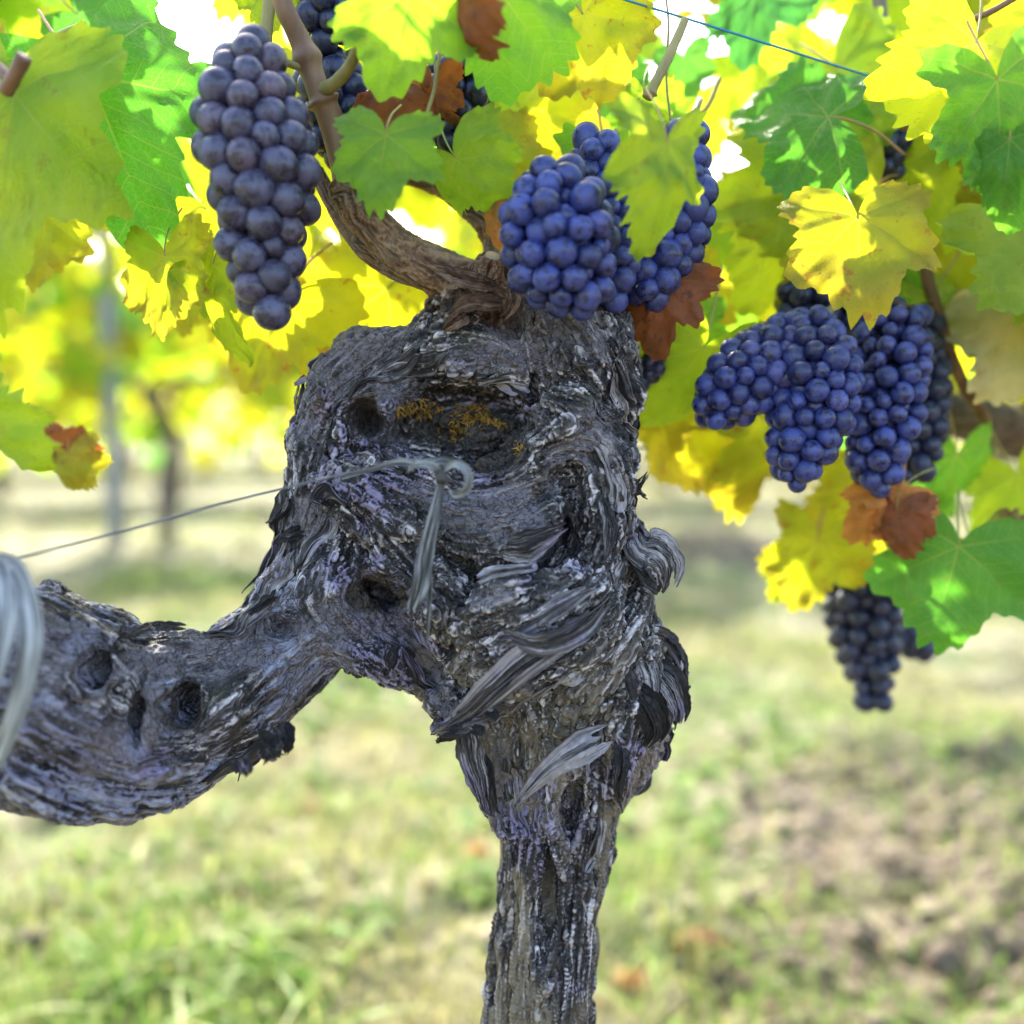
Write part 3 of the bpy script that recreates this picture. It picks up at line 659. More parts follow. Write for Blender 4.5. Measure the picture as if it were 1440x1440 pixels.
for d, x, y in cand:
    L = r.uniform(.040, .070) * F / d; an = -90 + r.normal(0, 38); pi_ = r.normal(5, 22); ro = r.normal(0, 28)
    u = r.random(); kd = 'yellow' if u < .60 else 'lime' if u < .86 else 'green'
    if any(white_gap(x + L * f_ * math.cos(math.radians(an)) + L * g_ * math.sin(math.radians(an)), y - L * f_ * math.sin(math.radians(an)) + L * g_ * math.cos(math.radians(an))) for f_, g_ in ((.1, 0), (.5, 0), (.85, 0), (.3, .6), (.3, -.6))): continue
    v_ = vine_l if x < 250 else vine if x < 1000 else vine_r
    cx_, cy_ = x + L * .4 * math.cos(math.radians(an)), y - L * .4 * math.sin(math.radians(an))
    if shades(d, cx_, cy_, L) or hides(d, cx_, cy_): continue
    inview = -60 < x < 1500 and y > -140
    if inview and nleft[v_.name] > 0:
        nleft[v_.name] -= 1; leaf(v_, kd, x, y, d, an, L, pi_, ro)
    else:
        V, Q, T, perp, al = LO[r.integers(len(LO))]; M = np.array(leaf_mat(x, y, d, an, L, pi_, ro))
        FOL.setdefault((v_.name, kd), []).append((V @ M[:3, :3].T + M[:3, 3], Q, T, perp, al, V))
def fol_mesh(name, parts, kind):
    o = 0; Vs = []; Qs = []; Ts = []; P = []; Al = []; Lc = []; Ti = []
    for k, (V, Q, T, perp, al, lc) in enumerate(parts):
        Vs.append(V); Qs.append(Q + o); Ts.append(T + o); P.append(perp); Al.append(al); Lc.append(lc); Ti.append(np.full(len(V), (k * .618) % 1)); o += len(V)
    lc = np.vstack(Lc)
    return np.vstack(Vs), np.vstack(Qs), np.vstack(Ts), {'perp': np.concatenate(P), 'alng': np.concatenate(Al), 'lco': lc, 'rim': np.hypot(lc[:, 0], lc[:, 1]), 'tint': np.concatenate(Ti)}
for v_ in (vine, vine_r, vine_l):
    Vs, Qs, Ts, at_, mi, o = [], [], [], [], [], 0; mats = []
    for (vn, kd), parts in FOL.items():
        if vn != v_.name: continue
        V, Q, T, a_ = fol_mesh('f', parts, kd); Vs.append(V); Qs.append(Q + o); Ts.append(T + o); at_.append(a_); mats.append(kd); mi.append((len(Q), len(T))); o += len(V)
    if not Vs: continue
    me = mesh('foliage', np.vstack(Vs), [np.vstack(Qs), np.vstack(Ts)], [LM[k] for k in mats], True, {k: np.concatenate([a[k] for a in at_]) for k in at_[0]})
    me.polygons.foreach_set('material_index', np.concatenate([np.full(a, i) for i, (a, b) in enumerate(mi)] + [np.full(b, i) for i, (a, b) in enumerate(mi)]).astype(np.int32))
    tag(obj('foliage', me, v_), kind='stuff')

# ------------------------------------------------------------------ canes and stems
def mat_cane(name, c0, c1, c2):
    t = NT(name); p = t.pos(); st = t.noise(60, t.n('ShaderNodeMapping', {0: p, 3: (1, 1, .12)}).outputs[0], 4)
    n = t.noise(200, p, 3); c = t.ramp(st, (.3, c0), (.5, c1), (.7, c2))
    return t.done(t.pbr(c, .6, t.bump(t.math('ADD', st, t.math('MULTIPLY', n, .4)), .6, .0012)))
CANE_OLD = mat_cane('cane_old', (.10, .055, .03), (.26, .15, .085), (.42, .27, .16))
CANE = mat_cane('cane', (.085, .038, .018), (.17, .085, .042), (.28, .16, .08))
CANE_G = mat_cane('cane_green', (.15, .12, .035), (.25, .20, .06), (.34, .28, .09))
CORD = mat_cane('cordon_bark', (.03, .022, .018), (.09, .065, .05), (.20, .15, .12))
def cane(name, pts, r0, r1, mat, vn, seg=10, rough=.12, nodes=()):
    """pts: (x, y, distance); radii in photo px at the first point's distance"""
    P = [at(*p) for p in pts]; d = pts[0][2]; n = 14 * (len(P) - 1)
    rad = np.linspace(r0 * d / F, r1 * d / F, n); u = np.linspace(0, 1, n)
    for q in nodes: rad = rad * (1 + .45 * np.exp(-((u - q) / .03) ** 2))
    p = catmull(P, n); V, Q, T = tube_data(p, rad, seg, rough, random.random() * 50)
    return obj(name, mesh(name, V, [Q, T], mat), vn)
t = NT('cane_bark'); CANE_B = t.done(t.pbr(t.mix(t.step(.45, .7, t.noise(40, t.pos(), 4)), t.ramp(t.attr('tint'), (.1, (.035, .018, .010)), (.45, (.15, .078, .038)), (.8, (.33, .20, .11))), t.ramp(t.attr('tint'), (.1, (.05, .03, .02)), (.8, (.36, .26, .17)))), .62, t.bump(t.math('ADD', t.attr('tint'), t.math('MULTIPLY', t.noise(700, t.pos(), 3), .4)), .6, .001)))
def bark_cane(name, pts, radii, vn, seed, amp=.16):                      # older wood: stringy bark in long ridges
    P = [at(*p) for p in pts]; d = pts[0][2]; n, seg = 46 * (len(P) - 1), 84
    rad = np.interp(np.linspace(0, 1, n), np.linspace(0, 1, len(radii)), radii) * d / F; p = catmull(P, n)
    V, Q, T = tube_data(p, rad, seg); a = np.linspace(0, 2 * math.pi, seg, endpoint=False); u = np.linspace(0, len(P) - 1, n)
    A_, U = np.meshgrid(a, u); A_ = A_ + .25 * U + 1.6 * (fbm(np.stack([U.ravel() * 2, 0 * U.ravel(), U.ravel() * 0 + seed], -1), 2).reshape(U.shape) - .5)
    q = lambda k, l: np.stack([np.cos(A_).ravel() * k + seed, np.sin(A_).ravel() * k, U.ravel() * l], -1)
    f = fbm(q(6.5, 2.2), 4).reshape(U.shape); g = fbm(q(2.2, 1.1), 2).reshape(U.shape); r_ = (f * 3.2) % 1; r_ = np.where(r_ < .8, r_ / .8, (1 - r_) / .2)
    h = 1 + amp * (1.1 * (r_ - .5) * .7 + 1.6 * (f - .5) + 2.0 * (g - .5))
    body = V[:n * seg].reshape(n, seg, 3); body = p[:, None] + (body - p[:, None]) * h[..., None]; V[:n * seg] = body.reshape(-1, 3)
    return obj(name, mesh(name, V, [Q, T], CANE_B, True, {'tint': np.r_[np.clip(.25 + .5 * r_ + .9 * (f - .5), 0, 1).ravel(), .5, .5]}), vn)
bark_cane('cane', [(735,460,.585),(690,415,.567),(640,392,.56),(575,362,.552),(530,322,.545),(495,278,.54),(480,255,.54)], [30,37,32,28,27,26,20], vine, 3)
bark_cane('cane', [(640,430,.57),(600,392,.560),(560,380,.562),(520,358,.566),(495,330,.57),(470,290,.572),(445,240,.575)], [14,17,15,13,12,11,10], vine, 11)
bark_cane('cane', [(715,450,.58),(692,410,.574),(702,360,.58),(690,318,.59),(650,278,.595),(600,250,.60),(560,238,.60)], [22,22,20,20,19,18,17], vine, 23, .22)
bark_cane('cut_spur', [(688,425,.556),(686,392,.552),(693,362,.547)], [26,21,14], vine, 31, .3)
V, Q, T = tube_data(np.array([at(692,364,.5475), at(693.5,359,.5462)]), .0038, 20); obj('cut_face', mesh('cut_face', V, [Q, T], mat_cane('cut_wood', (.30, .21, .12), (.42, .31, .19), (.52, .40, .26))), vine)
cane('cane', [(492,275,.541),(478,215,.538),(462,160,.533),(447,125,.53),(425,65,.527),(398,5,.52),(385,-60,.52)], 20, 12, CANE, vine, 14, .10, (.42,.62))
cane('cane', [(447,130,.531),(470,118,.52),(492,92,.51),(505,60,.50)], 11, 7, CANE_G, vine, 9, .1)
cane('cane', [(384,-40,.545),(378,10,.545),(374,58,.545)], 10, 9, CANE_G, vine, 9, .1)
cane('cane', [(510,345,.55),(522,270,.545),(512,200,.54),(532,110,.55)], 17, 12, CORD, vine, 10, .25)
cane('cane', [(963,28,.54),(945,70,.535),(925,110,.53),(910,138,.53)], 6, 8, CANE_G, vine, 8, .15, (.9,))
cane('cane', [(1012,110,.66),(995,150,.66),(965,180,.66)], 4, 4, CANE_G, vine, 6, .1)
cane('tendril', [(935,-20,.58),(940,40,.575),(937,110,.572),(943,170,.57)], 2.2, 1.6, CANE_G, vine, 5, 0)
cane('tendril', [(620,60,.52),(612,120,.515),(600,165,.51),(606,185,.51)], 3, 2.5, CANE_G, vine, 5, 0)
cane('cane', [(1352,-20,.60),(1318,40,.60),(1290,105,.60),(1272,185,.61)], 7, 6, CANE, vine_r, 8, .15)
cane('cane', [(1232,-20,.68),(1240,50,.68),(1256,110,.685),(1264,170,.69),(1290,300,.70),(1305,400,.70)], 12, 10, CORD, vine_r, 10, .15)
cane('cane', [(1440,-10,.56),(1390,18,.565),(1335,40,.58)], 4, 5, CANE, vine_r, 7, .1)
cane('cane', [(1300,375,.66),(1318,440,.665),(1345,520,.68),(1385,590,.72)], 9, 10, CANE, vine_r, 10, .15)
cane('cane', [(1225,405,.60),(1262,428,.61),(1310,436,.655)], 5, 5, CORD, vine_r, 7, .1)
cane('cane', [(1320,335,.72),(1350,420,.72),(1368,500,.74)], 13, 11, CANE_G, vine_r, 8, .1)
cordon_pts = [(1320,580,.86),(1380,592,.86),(1450,608,.9),(1560,630,.98),(1720,660,1.1)]
cane('cordon', cordon_pts, 30, 46, CORD, vine_r, 16, .35)
cane('trunk', [(1690,650,1.1),(1700,900,1.18),(1715,1200,1.22),(1705,1560,1.25)], 60, 66, CORD, vine_r, 16, .3)
cane('trunk', [(-400,560,.62),(-430,900,.62),(-420,1500,.62),(-420,2300,.62)], 70, 76, CORD, vine_l, 16, .3)
cane('cane', [(-380,560,.62),(-330,300,.6),(-240,60,.58),(-120,-120,.56)], 16, 12, CANE, vine_l, 10, .2)
cane('cane', [(-240,60,.58),(-120,60,.54),(-20,85,.50),(20,118,.485)], 9, 7, CANE, vine_l, 8, .15)
cane('cut_stub', [(8,128,.48),(20,108,.475),(34,80,.47)], 11, 11, CANE, vine_l, 10, .1)
cane('cane', [(-240,100,.58),(-200,330,.55),(-110,480,.5),(-25,545,.475)], 8, 5, CANE, vine_l, 8, .15)

# ------------------------------------------------------------------ bunches of grapes
def mat_grape(name, skin, bloom, dark=.0):
    t = NT(name); oc = t.objco(); rnd = t.n('ShaderNodeObjectInfo').outputs['Random']
    off = t.n('ShaderNodeVectorMath', {0: oc, 1: t.n('ShaderNodeCombineXYZ', {0: t.math('MULTIPLY', rnd, 40.0), 1: t.math('MULTIPLY', rnd, 23.0), 2: rnd}).outputs[0]}, operation='ADD').outputs[0]
    n = t.noise(1.3, off, 5, .6, .3); f = t.noise(9, off, 4, .7)
    k = t.step(.34, .60, t.math('ADD', n, t.math('MULTIPLY', t.math('SUBTRACT', f, .5), .35)))
    k = t.math('MULTIPLY', k, t.math('ADD', .6, t.math('MULTIPLY', rnd, .4)))
    bl2 = tuple(c * m_ for c, m_ in zip(bloom, (1.5, 1.15, .95))); bl3 = tuple(c * .55 for c in bloom)
    r2 = t.math('FRACT', t.math('MULTIPLY', rnd, 7.3)); blm = t.mix(t.step(.6, 1.0, r2), t.mix(t.step(.0, .45, r2), bl3, bloom), bl2)
    rub = t.math('MULTIPLY', t.step(.60, .68, t.noise(2.4, off, 4, .65, .6)), .8)
    col = t.mix(rub, t.mix(k, skin, blm), skin)
    sep = t.n('ShaderNodeSeparateXYZ', {0: oc}); nav = t.math('SUBTRACT', 1.0, t.step(.05, .10, t.n('ShaderNodeVectorMath', {0: oc, 1: (0, 0, -1.02)}, operation='DISTANCE').outputs['Value']))
    col = t.mix(t.math('MULTIPLY', nav, .55), col, (.05, .035, .03))
    ro = t.n('ShaderNodeMapRange', {0: k, 3: .24, 4: .50}).outputs[0]
    return t.done(t.pbr(col, ro, t.bump(f, .12, .0006), Specular_IOR_Level=.5))
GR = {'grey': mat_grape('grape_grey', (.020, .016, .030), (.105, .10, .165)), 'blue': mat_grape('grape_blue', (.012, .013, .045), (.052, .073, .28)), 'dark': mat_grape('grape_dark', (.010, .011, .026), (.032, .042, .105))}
th = np.linspace(0, 2 * math.pi, 28, endpoint=False); ph = np.linspace(0, math.pi, 17)[1:-1]
GV = np.vstack([[0, 0, 1.03], np.stack([np.sin(ph)[:, None] * np.cos(th), np.sin(ph)[:, None] * np.sin(th), 1.03 * np.cos(ph)[:, None] + 0 * th], -1).reshape(-1, 3), [0, 0, -.985]])
i_ = 1 + np.arange(14)[:, None] * 28; j_ = np.arange(28)[None]; j2 = (j_ + 1) % 28
GQ = np.stack([i_ + j_, i_ + 28 + j_, i_ + 28 + j2, i_ + j2], -1).reshape(-1, 4); jj = np.arange(28)
GT = np.vstack([np.stack([0 * jj, 1 + jj, 1 + (jj + 1) % 28], -1), np.stack([0 * jj + len(GV) - 1, 1 + 14 * 28 + (jj + 1) % 28, 1 + 14 * 28 + jj], -1)])
GM = {}
for k, m in GR.items():
    for s in range(3):
        rr_ = np.random.default_rng(s); V = GV * (1 + .05 * (fbm(GV * .9 + s * 5, 2) - .5))[:, None]
        GM[k, s] = mesh('grape', V, [GQ, GT], m)
STEM = mat_cane('grape_stalk', (.16, .13, .05), (.27, .22, .08), (.36, .28, .12))
def bunch(label, kind, prof, gd, n, stalk, seed, group=None, hang=None):
    """prof: chain of (x, y, distance, radius px) down the bunch; gd: grape diameter px; stalk: (x, y, d) where it hangs from"""
    r = np.random.default_rng(seed); C = catmull([cm(x, y, d) for x, y, d, q in prof], 24); d0 = prof[0][2]
    Rr = np.interp(np.linspace(0, 1, 24), np.linspace(0, 1, len(prof)), [q * d / F for x, y, d, q in prof]); gr = gd / 2 * d0 / F
    wgt = np.maximum(Rr, gr) ** 1.3; wgt = wgt / wgt.sum()
    k = r.choice(24, n, p=wgt); dirs = r.normal(size=(n, 3)); dirs /= np.linalg.norm(dirs, axis=1)[:, None]
    P = C[k] + dirs * np.maximum(Rr[k] - gr, 0)[:, None] * r.uniform(.5, 1, n)[:, None]; rad = gr * np.clip(r.normal(1, .12, n), .62, 1.18)
    for it in range(140):
        D = P[:, None] - P[None]; L = np.linalg.norm(D, axis=2) + np.eye(n); ov = np.maximum((rad[:, None] + rad[None]) * .96 - L, 0) * (1 - np.eye(n))
        P = P + (D / L[..., None] * ov[..., None]).sum(1) * .35
        dd = np.linalg.norm(P[:, None] - C[None], axis=2) - np.maximum(Rr - gr, 0)[None]; kk = dd.argmin(1); ex = dd[np.arange(n), kk]
        v = C[kk] - P; v /= np.linalg.norm(v, axis=1)[:, None] + 1e-9; P = P + v * (np.maximum(ex, 0) * .5)[:, None]
    base = at(*stalk)
    b = thing('grape_bunch', tuple(base), label, 'grapes', group)
    sp = [base] + [c2w(c) for c in C[[0, 8, 16, 23]]]
    A = Acc(); V, Q, T = tube_data(catmull(sp, 40), np.linspace(.0019, .0011, 40), 8, .1); A.add(V, Q, T)
    for q in range(n):
        c = C[np.linalg.norm(C - P[q], axis=1).argmin()]; pr = P[q] + (c - P[q]) / (np.linalg.norm(c - P[q]) + 1e-9) * rad[q] * .9
        V, Q, T = tube_data(np.array([c2w(c), c2w((c + pr) / 2 + [0, .001, 0]), c2w(pr)]), .0007, 5); A.add(V, Q, T)
    obj('stalk', A.mesh('stalk', STEM), b)
    for q in range(n):
        o = obj('grape', GM[kind, q % 3], b)
        ax_ = Vector(c2w(P[q]) - c2w(C[np.linalg.norm(C - P[q], axis=1).argmin()])) * .6 + Vector(r.normal(0, .006, 3)) + Vector((0, 0, -.004)); rot = ax_.to_track_quat('-Z', 'Y').to_matrix().to_4x4()
        o.matrix_basis = Matrix.Translation(Vector(c2w(P[q]))) @ rot @ Matrix.Rotation(r.uniform(0, 6.28), 4, 'Z') @ Matrix.Diagonal((rad[q] * r.uniform(.94, 1.05), rad[q] * r.uniform(.94, 1.05), rad[q] * r.uniform(.96, 1.10), 1))
    return b
GRP = 'grape bunches hanging along the row'
bunch('long greyish blue bunch of grapes hanging alone left of the brown cane, largest grapes', 'grey', [(352,85,.505,46),(350,150,.505,74),(362,220,.505,84),(372,290,.505,68),(368,350,.505,56),(372,405,.505,44),(380,428,.505,30)], 47, 84, (425,95,.527), 1, GRP)
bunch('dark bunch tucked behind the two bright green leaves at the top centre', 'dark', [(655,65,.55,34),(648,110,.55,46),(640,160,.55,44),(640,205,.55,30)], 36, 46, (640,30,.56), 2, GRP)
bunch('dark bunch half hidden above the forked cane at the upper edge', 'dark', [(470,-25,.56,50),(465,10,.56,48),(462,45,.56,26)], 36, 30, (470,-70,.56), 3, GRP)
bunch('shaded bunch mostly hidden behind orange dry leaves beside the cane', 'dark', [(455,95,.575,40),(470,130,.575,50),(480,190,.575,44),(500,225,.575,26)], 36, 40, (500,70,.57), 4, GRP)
bunch('round blue bunch resting on top of the old trunk head', 'blue', [(780,280,.51,62),(785,325,.505,88),(790,365,.505,80),(815,405,.505,48)], 39, 70, (800,235,.54), 5, GRP)
bunch('blue bunch partly behind the lobed leaf with a cut stalk, above trunk head', 'blue', [(838,215,.545,34),(850,262,.55,42),(862,320,.55,48),(858,380,.55,40),(862,415,.55,20)], 38, 56, (868,185,.545), 6, GRP)
bunch('long bunch right of the lobed leaf, ending above the rust coloured leaf', 'blue', [(965,195,.565,24),(965,250,.565,34),(955,310,.565,44),(935,365,.565,40),(915,405,.56,28)], 37, 58, (985,140,.60), 7, GRP)
bunch('small dried out dark bunch below the rust coloured leaf beside trunk', 'dark', [(920,480,.61,18),(915,515,.61,20),(905,535,.61,12)], 22, 18, (930,440,.60), 8, GRP)
bunch('blue bunch pointing out to the left like a wing from the big cluster', 'blue', [(1120,478,.60,44),(1075,508,.595,54),(1040,540,.59,54),(1010,570,.59,36)], 30, 96, (1165,435,.60), 9, GRP)
bunch('middle blue bunch of the big cluster with a few bare stalks at its tip', 'blue', [(1150,480,.59,50),(1150,535,.585,66),(1140,590,.585,60),(1120,640,.585,44),(1122,676,.585,20)], 31, 100, (1170,432,.595), 10, GRP)
bunch('long blue bunch on the right side of the big cluster reaching amber leaf', 'blue', [(1255,455,.62,52),(1252,520,.615,62),(1245,580,.61,56),(1232,635,.61,46),(1235,670,.61,32)], 29, 98, (1240,410,.61), 11, GRP)
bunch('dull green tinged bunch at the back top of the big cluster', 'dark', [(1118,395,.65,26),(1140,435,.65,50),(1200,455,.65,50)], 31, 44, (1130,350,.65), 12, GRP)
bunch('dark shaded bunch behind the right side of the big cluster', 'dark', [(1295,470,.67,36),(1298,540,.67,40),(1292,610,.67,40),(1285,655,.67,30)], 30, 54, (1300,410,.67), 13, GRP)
bunch('small dark bunch high on the right below the blue string', 'dark', [(1258,170,.66,24),(1245,200,.66,36),(1243,230,.66,28)], 31, 26, (1268,140,.67), 14, GRP)
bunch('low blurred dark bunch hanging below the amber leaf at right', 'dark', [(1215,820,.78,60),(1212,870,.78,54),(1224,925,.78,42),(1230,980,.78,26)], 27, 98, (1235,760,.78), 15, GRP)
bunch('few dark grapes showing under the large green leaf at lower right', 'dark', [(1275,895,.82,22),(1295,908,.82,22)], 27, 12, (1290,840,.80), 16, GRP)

# ------------------------------------------------------------------ rows of vines behind
_crown = {}
def crown_mesh(s):
    if s in _crown: return _crown[s]
    r = np.random.default_rng(100 + s); parts = {}
    Vs, Qs, Ts, A_, mi, o = [], [], [], {}, [], 0
    for kd, n in (('yellow', 150), ('lime', 80), ('green', 34)):
        prt = []
        for q in range(n):
            z = .36 + 1.2 * r.random() ** .8; x = r.uniform(-.68, .68); y = r.normal(0, .16)
            if z < .75 and r.random() < .5: z += .4
            V, Q, T, perp, al = LO[r.integers(len(LO))]; L = r.uniform(.07, .115)
            R = Matrix.Rotation(r.uniform(-.9, .9), 3, 'Z') @ Matrix.Rotation(math.pi / 2 + r.normal(0, .5), 3, 'X') @ Matrix.Rotation(math.pi + r.normal(0, .7), 3, 'Z')
            prt.append(((V * L) @ np.array(R).T + np.array([x, y, z]), Q, T, perp, al, V))
        V, Q, T, a = fol_mesh('c', prt, kd); Vs.append(V); Qs.append(Q + o); Ts.append(T + o); mi.append((len(Q), len(T))); o += len(V)
        for k, v in a.items(): A_.setdefault(k, []).append(v)
    me = mesh('crown', np.vstack(Vs), [np.vstack(Qs), np.vstack(Ts)], [LM['yellow'], LM['lime'], LM['green']], True, {k: np.concatenate(v) for k, v in A_.items()})
    me.polygons.foreach_set('material_index', np.concatenate([np.full(a, i) for i, (a, b) in enumerate(mi)] + [np.full(b, i) for i, (a, b) in enumerate(mi)]).astype(np.int32))
    _crown[s] = me; return me
def trunk_mesh(s):
    r = np.random.default_rng(s); A = Acc()
    p = catmull([[0, 0, -.12], [r.normal(0, .02), r.normal(0, .02), .25], [r.normal(0, .04), r.normal(0, .03), .5], [r.normal(0, .03), 0, .72]], 30)
    V, Q, T = tube_data(p, np.linspace(.036, .05, 30), 12, .4, s); A.add(V, Q, T)
    for sg in (-1, 1):
        p2 = catmull([p[-1], p[-1] + [sg * .15, 0, .08], p[-1] + [sg * .5, r.normal(0, .03), .10]], 16); V, Q, T = tube_data(p2, np.linspace(.036, .018, 16), 9, .35, s + 3); A.add(V, Q, T)
    return A.mesh('trunk', CORD)
TM = [trunk_mesh(s) for s in range(3)]
FAR = 'vines of the rows behind'
rows = [(5.2, -4.025, 1.15, .06), (7.7, -5.75, 1.15, .06), (10.2, -6.9, 1.15, .06), (12.7, -8.4, 1.2, .06)]
r = np.random.default_rng(33); cnt = 0
PT = NT('post'); PT = PT.done(PT.pbr(PT.ramp(PT.noise(30, PT.pos(), 4), (.3, (.22, .22, .24)), (.7, (.40, .40, .43))), .8))
for ri, (yy, x0, st, sl) in enumerate(rows):
    n = int(2 * abs(x0) / st) + 1
    for k in range(n):
        x = x0 + k * st + r.normal(0, .06); y = yy + sl * x + r.normal(0, .05)
        z = float(gz(np.array([x]), np.array([y]))[0])
        v = thing('row_vine', (x, y, z), ('yellowing vine on a dark trunk in the first row behind', 'yellowing vine in the second row behind', 'yellowing vine in the third row behind', 'yellowing vine in the farthest row')[ri], 'grapevine', FAR + (', first', ', second', ', third', ', farthest')[ri])
        for nm, me in (('trunk', TM[cnt % 3]), ('crown', crown_mesh(cnt % 3))):
            o = bpy.data.objects.new(nm, me); COL.objects.link(o); o.parent = v
        v.rotation_euler = (0, 0, math.atan(sl) + (math.pi if r.random() < .5 else 0)); v.scale = (1, 1, r.uniform(.94, 1.06)); cnt += 1
def post(x, y, d, h):
    A = Acc(); V, Q, T = tube_data(np.array([[x, y, -.2], [x, y, h * .5], [x, y, h]]), .045, 10, .1, x); A.add(V, Q, T)
    return obj('trellis_post', A.mesh('trellis_post', PT))
tag(post(-1.83, 5.04, 0, 1.7), 'grey trellis post standing in the first row behind, seen at left', 'post')

# ------------------------------------------------------------------ ties, wires, string
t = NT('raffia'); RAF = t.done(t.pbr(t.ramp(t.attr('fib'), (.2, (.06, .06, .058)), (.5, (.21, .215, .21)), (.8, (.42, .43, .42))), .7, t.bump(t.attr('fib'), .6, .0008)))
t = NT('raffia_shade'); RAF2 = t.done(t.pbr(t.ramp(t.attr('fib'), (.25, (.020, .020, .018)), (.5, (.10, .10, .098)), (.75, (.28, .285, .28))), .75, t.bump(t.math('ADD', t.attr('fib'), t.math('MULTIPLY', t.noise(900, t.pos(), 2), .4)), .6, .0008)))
t = NT('wire'); WIRE = t.done(t.pbr(t.mix(t.noise(120, t.pos(), 3), (.05, .05, .052), (.22, .22, .225)), .8, Specular_IOR_Level=.2))
t = NT('blue_string'); BLUE = t.done(t.pbr((.02, .20, .33), .5))
t = NT('rust_wire'); RUST = t.done(t.pbr((.16, .09, .05), .7))
def ribbon_data(path, wid, nrm, thick=.0006, across=5, curl=.15, twist=None, ragged=0.0, seed=0):
    path = np.asarray(path); n = len(path); T = np.gradient(path, axis=0); T /= np.linalg.norm(T, axis=1)[:, None] + 1e-12
    nr = np.broadcast_to(np.asarray(nrm, float), path.shape).copy(); nr -= T * (nr * T).sum(1)[:, None]; nr /= np.linalg.norm(nr, axis=1)[:, None] + 1e-12
    B = np.cross(T, nr)
    if twist is not None:
        c, s = np.cos(twist)[:, None], np.sin(twist)[:, None]; B, nr = c * B + s * nr, c * nr - s * B
    wid = np.broadcast_to(wid, (n,)); u = np.linspace(-1, 1, across); rg = np.random.default_rng(seed)
    e = fbm(np.stack([np.repeat(np.arange(n) * .22, 2), np.tile([0., 9.], n), np.full(2 * n, seed * 3.1)], -1), 3).reshape(n, 2)
    jit = 1 + ragged * 2.2 * (np.where(u[None] < 0, e[:, :1], e[:, 1:]) - .5) + ragged * .12 * (rg.random((n, across)) - .5)
    top = path[:, None] + B[:, None] * (u[None] * jit)[..., None] * wid[:, None, None] / 2 + nr[:, None] * (curl * (u ** 2)[None] * wid[:, None] / 2)[..., None]
    bot = top - nr[:, None] * thick
    V = np.vstack([top.reshape(-1, 3), bot.reshape(-1, 3)]); m = n * across
    i = np.arange(n - 1)[:, None] * across; j = np.arange(across - 1)[None]
    q = np.stack([i + j, i + j + 1, i + across + j + 1, i + across + j], -1).reshape(-1, 4)
    sides = []
    for c in (0, across - 1):
        a = np.arange(n - 1) * across + c; s_ = np.stack([a, a + across, a + across + m, a + m], -1); sides.append(s_ if c == 0 else s_[:, ::-1])
    for rw, fl in ((0, 1), (n - 1, 0)):
        a = rw * across + np.arange(across - 1); s_ = np.stack([a, a + 1, a + 1 + m, a + m], -1); sides.append(s_[:, ::-1] if fl else s_)
    return V, np.vstack([q[:, ::-1], q + m] + sides)
vw = RM @ np.array([0, 0, 1.0])                      # roughly towards the viewer
def ribbon(name, pts, wid, mat, parent=None, n=60, nrm=None, curl=.15, twist=None, thick=.0006, ragged=0, seed=0, taper=None):
    p = catmull([at(*q) for q in pts], n); d = pts[0][2]; wd = np.interp(np.linspace(0, 1, n), np.linspace(0, 1, len(wid)), wid) * d / F
    V, Q = ribbon_data(p, wd, vw if nrm is None else nrm, thick, 21, curl, None if twist is None else np.linspace(0, twist, n), ragged, seed)
    al = np.tile(np.repeat(np.linspace(0, 1, n), 21), 2); ac = np.tile(np.tile(np.linspace(0, 1, 21), n), 2); sd_ = pts[0][0] * .37
    fb = fbm(np.stack([ac * 9 + sd_, al * 5, 0 * al], -1), 4); V = V + vw * ((fb - .5) * .0022)[:, None]
    return obj(name, mesh(name, V, Q, mat, True, {'fib': np.clip(.5 + 1.5 * (fb - .5), 0, 1)}), parent)
# knot of raffia in front of the trunk
kb = thing('raffia_tie', tuple(at(620, 670, .50)), 'pale knotted raffia tie with two bow loops on the front of the trunk', 'tie')
D0 = .492
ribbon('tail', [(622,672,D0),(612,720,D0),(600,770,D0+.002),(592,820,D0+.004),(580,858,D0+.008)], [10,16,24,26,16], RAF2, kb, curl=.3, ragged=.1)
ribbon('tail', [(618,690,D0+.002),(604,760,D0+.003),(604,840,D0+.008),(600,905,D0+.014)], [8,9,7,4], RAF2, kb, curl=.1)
ribbon('bow_loop', [(622,660,D0-.004),(640,652,D0-.012),(656,664,D0-.014),(656,686,D0-.012),(640,696,D0-.008),(632,690,D0-.006)], [9,12,13,12,9,5], RAF, kb, curl=.5, twist=1.2)
ribbon('bow_loop', [(622,668,D0-.002),(606,655,D0-.01),(586,654,D0-.008),(574,662,D0-.002)], [8,11,12,8], RAF, kb, curl=.5, twist=-1.0)
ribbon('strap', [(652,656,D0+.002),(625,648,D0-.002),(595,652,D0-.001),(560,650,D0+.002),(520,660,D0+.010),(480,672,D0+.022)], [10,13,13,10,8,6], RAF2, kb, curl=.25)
A = Acc(); blob(np.random.default_rng(3), at(622, 668, D0 - .003), .0040, 2.0, A, 0, 1.0); obj('knot', A.mesh('knot', RAF), kb)
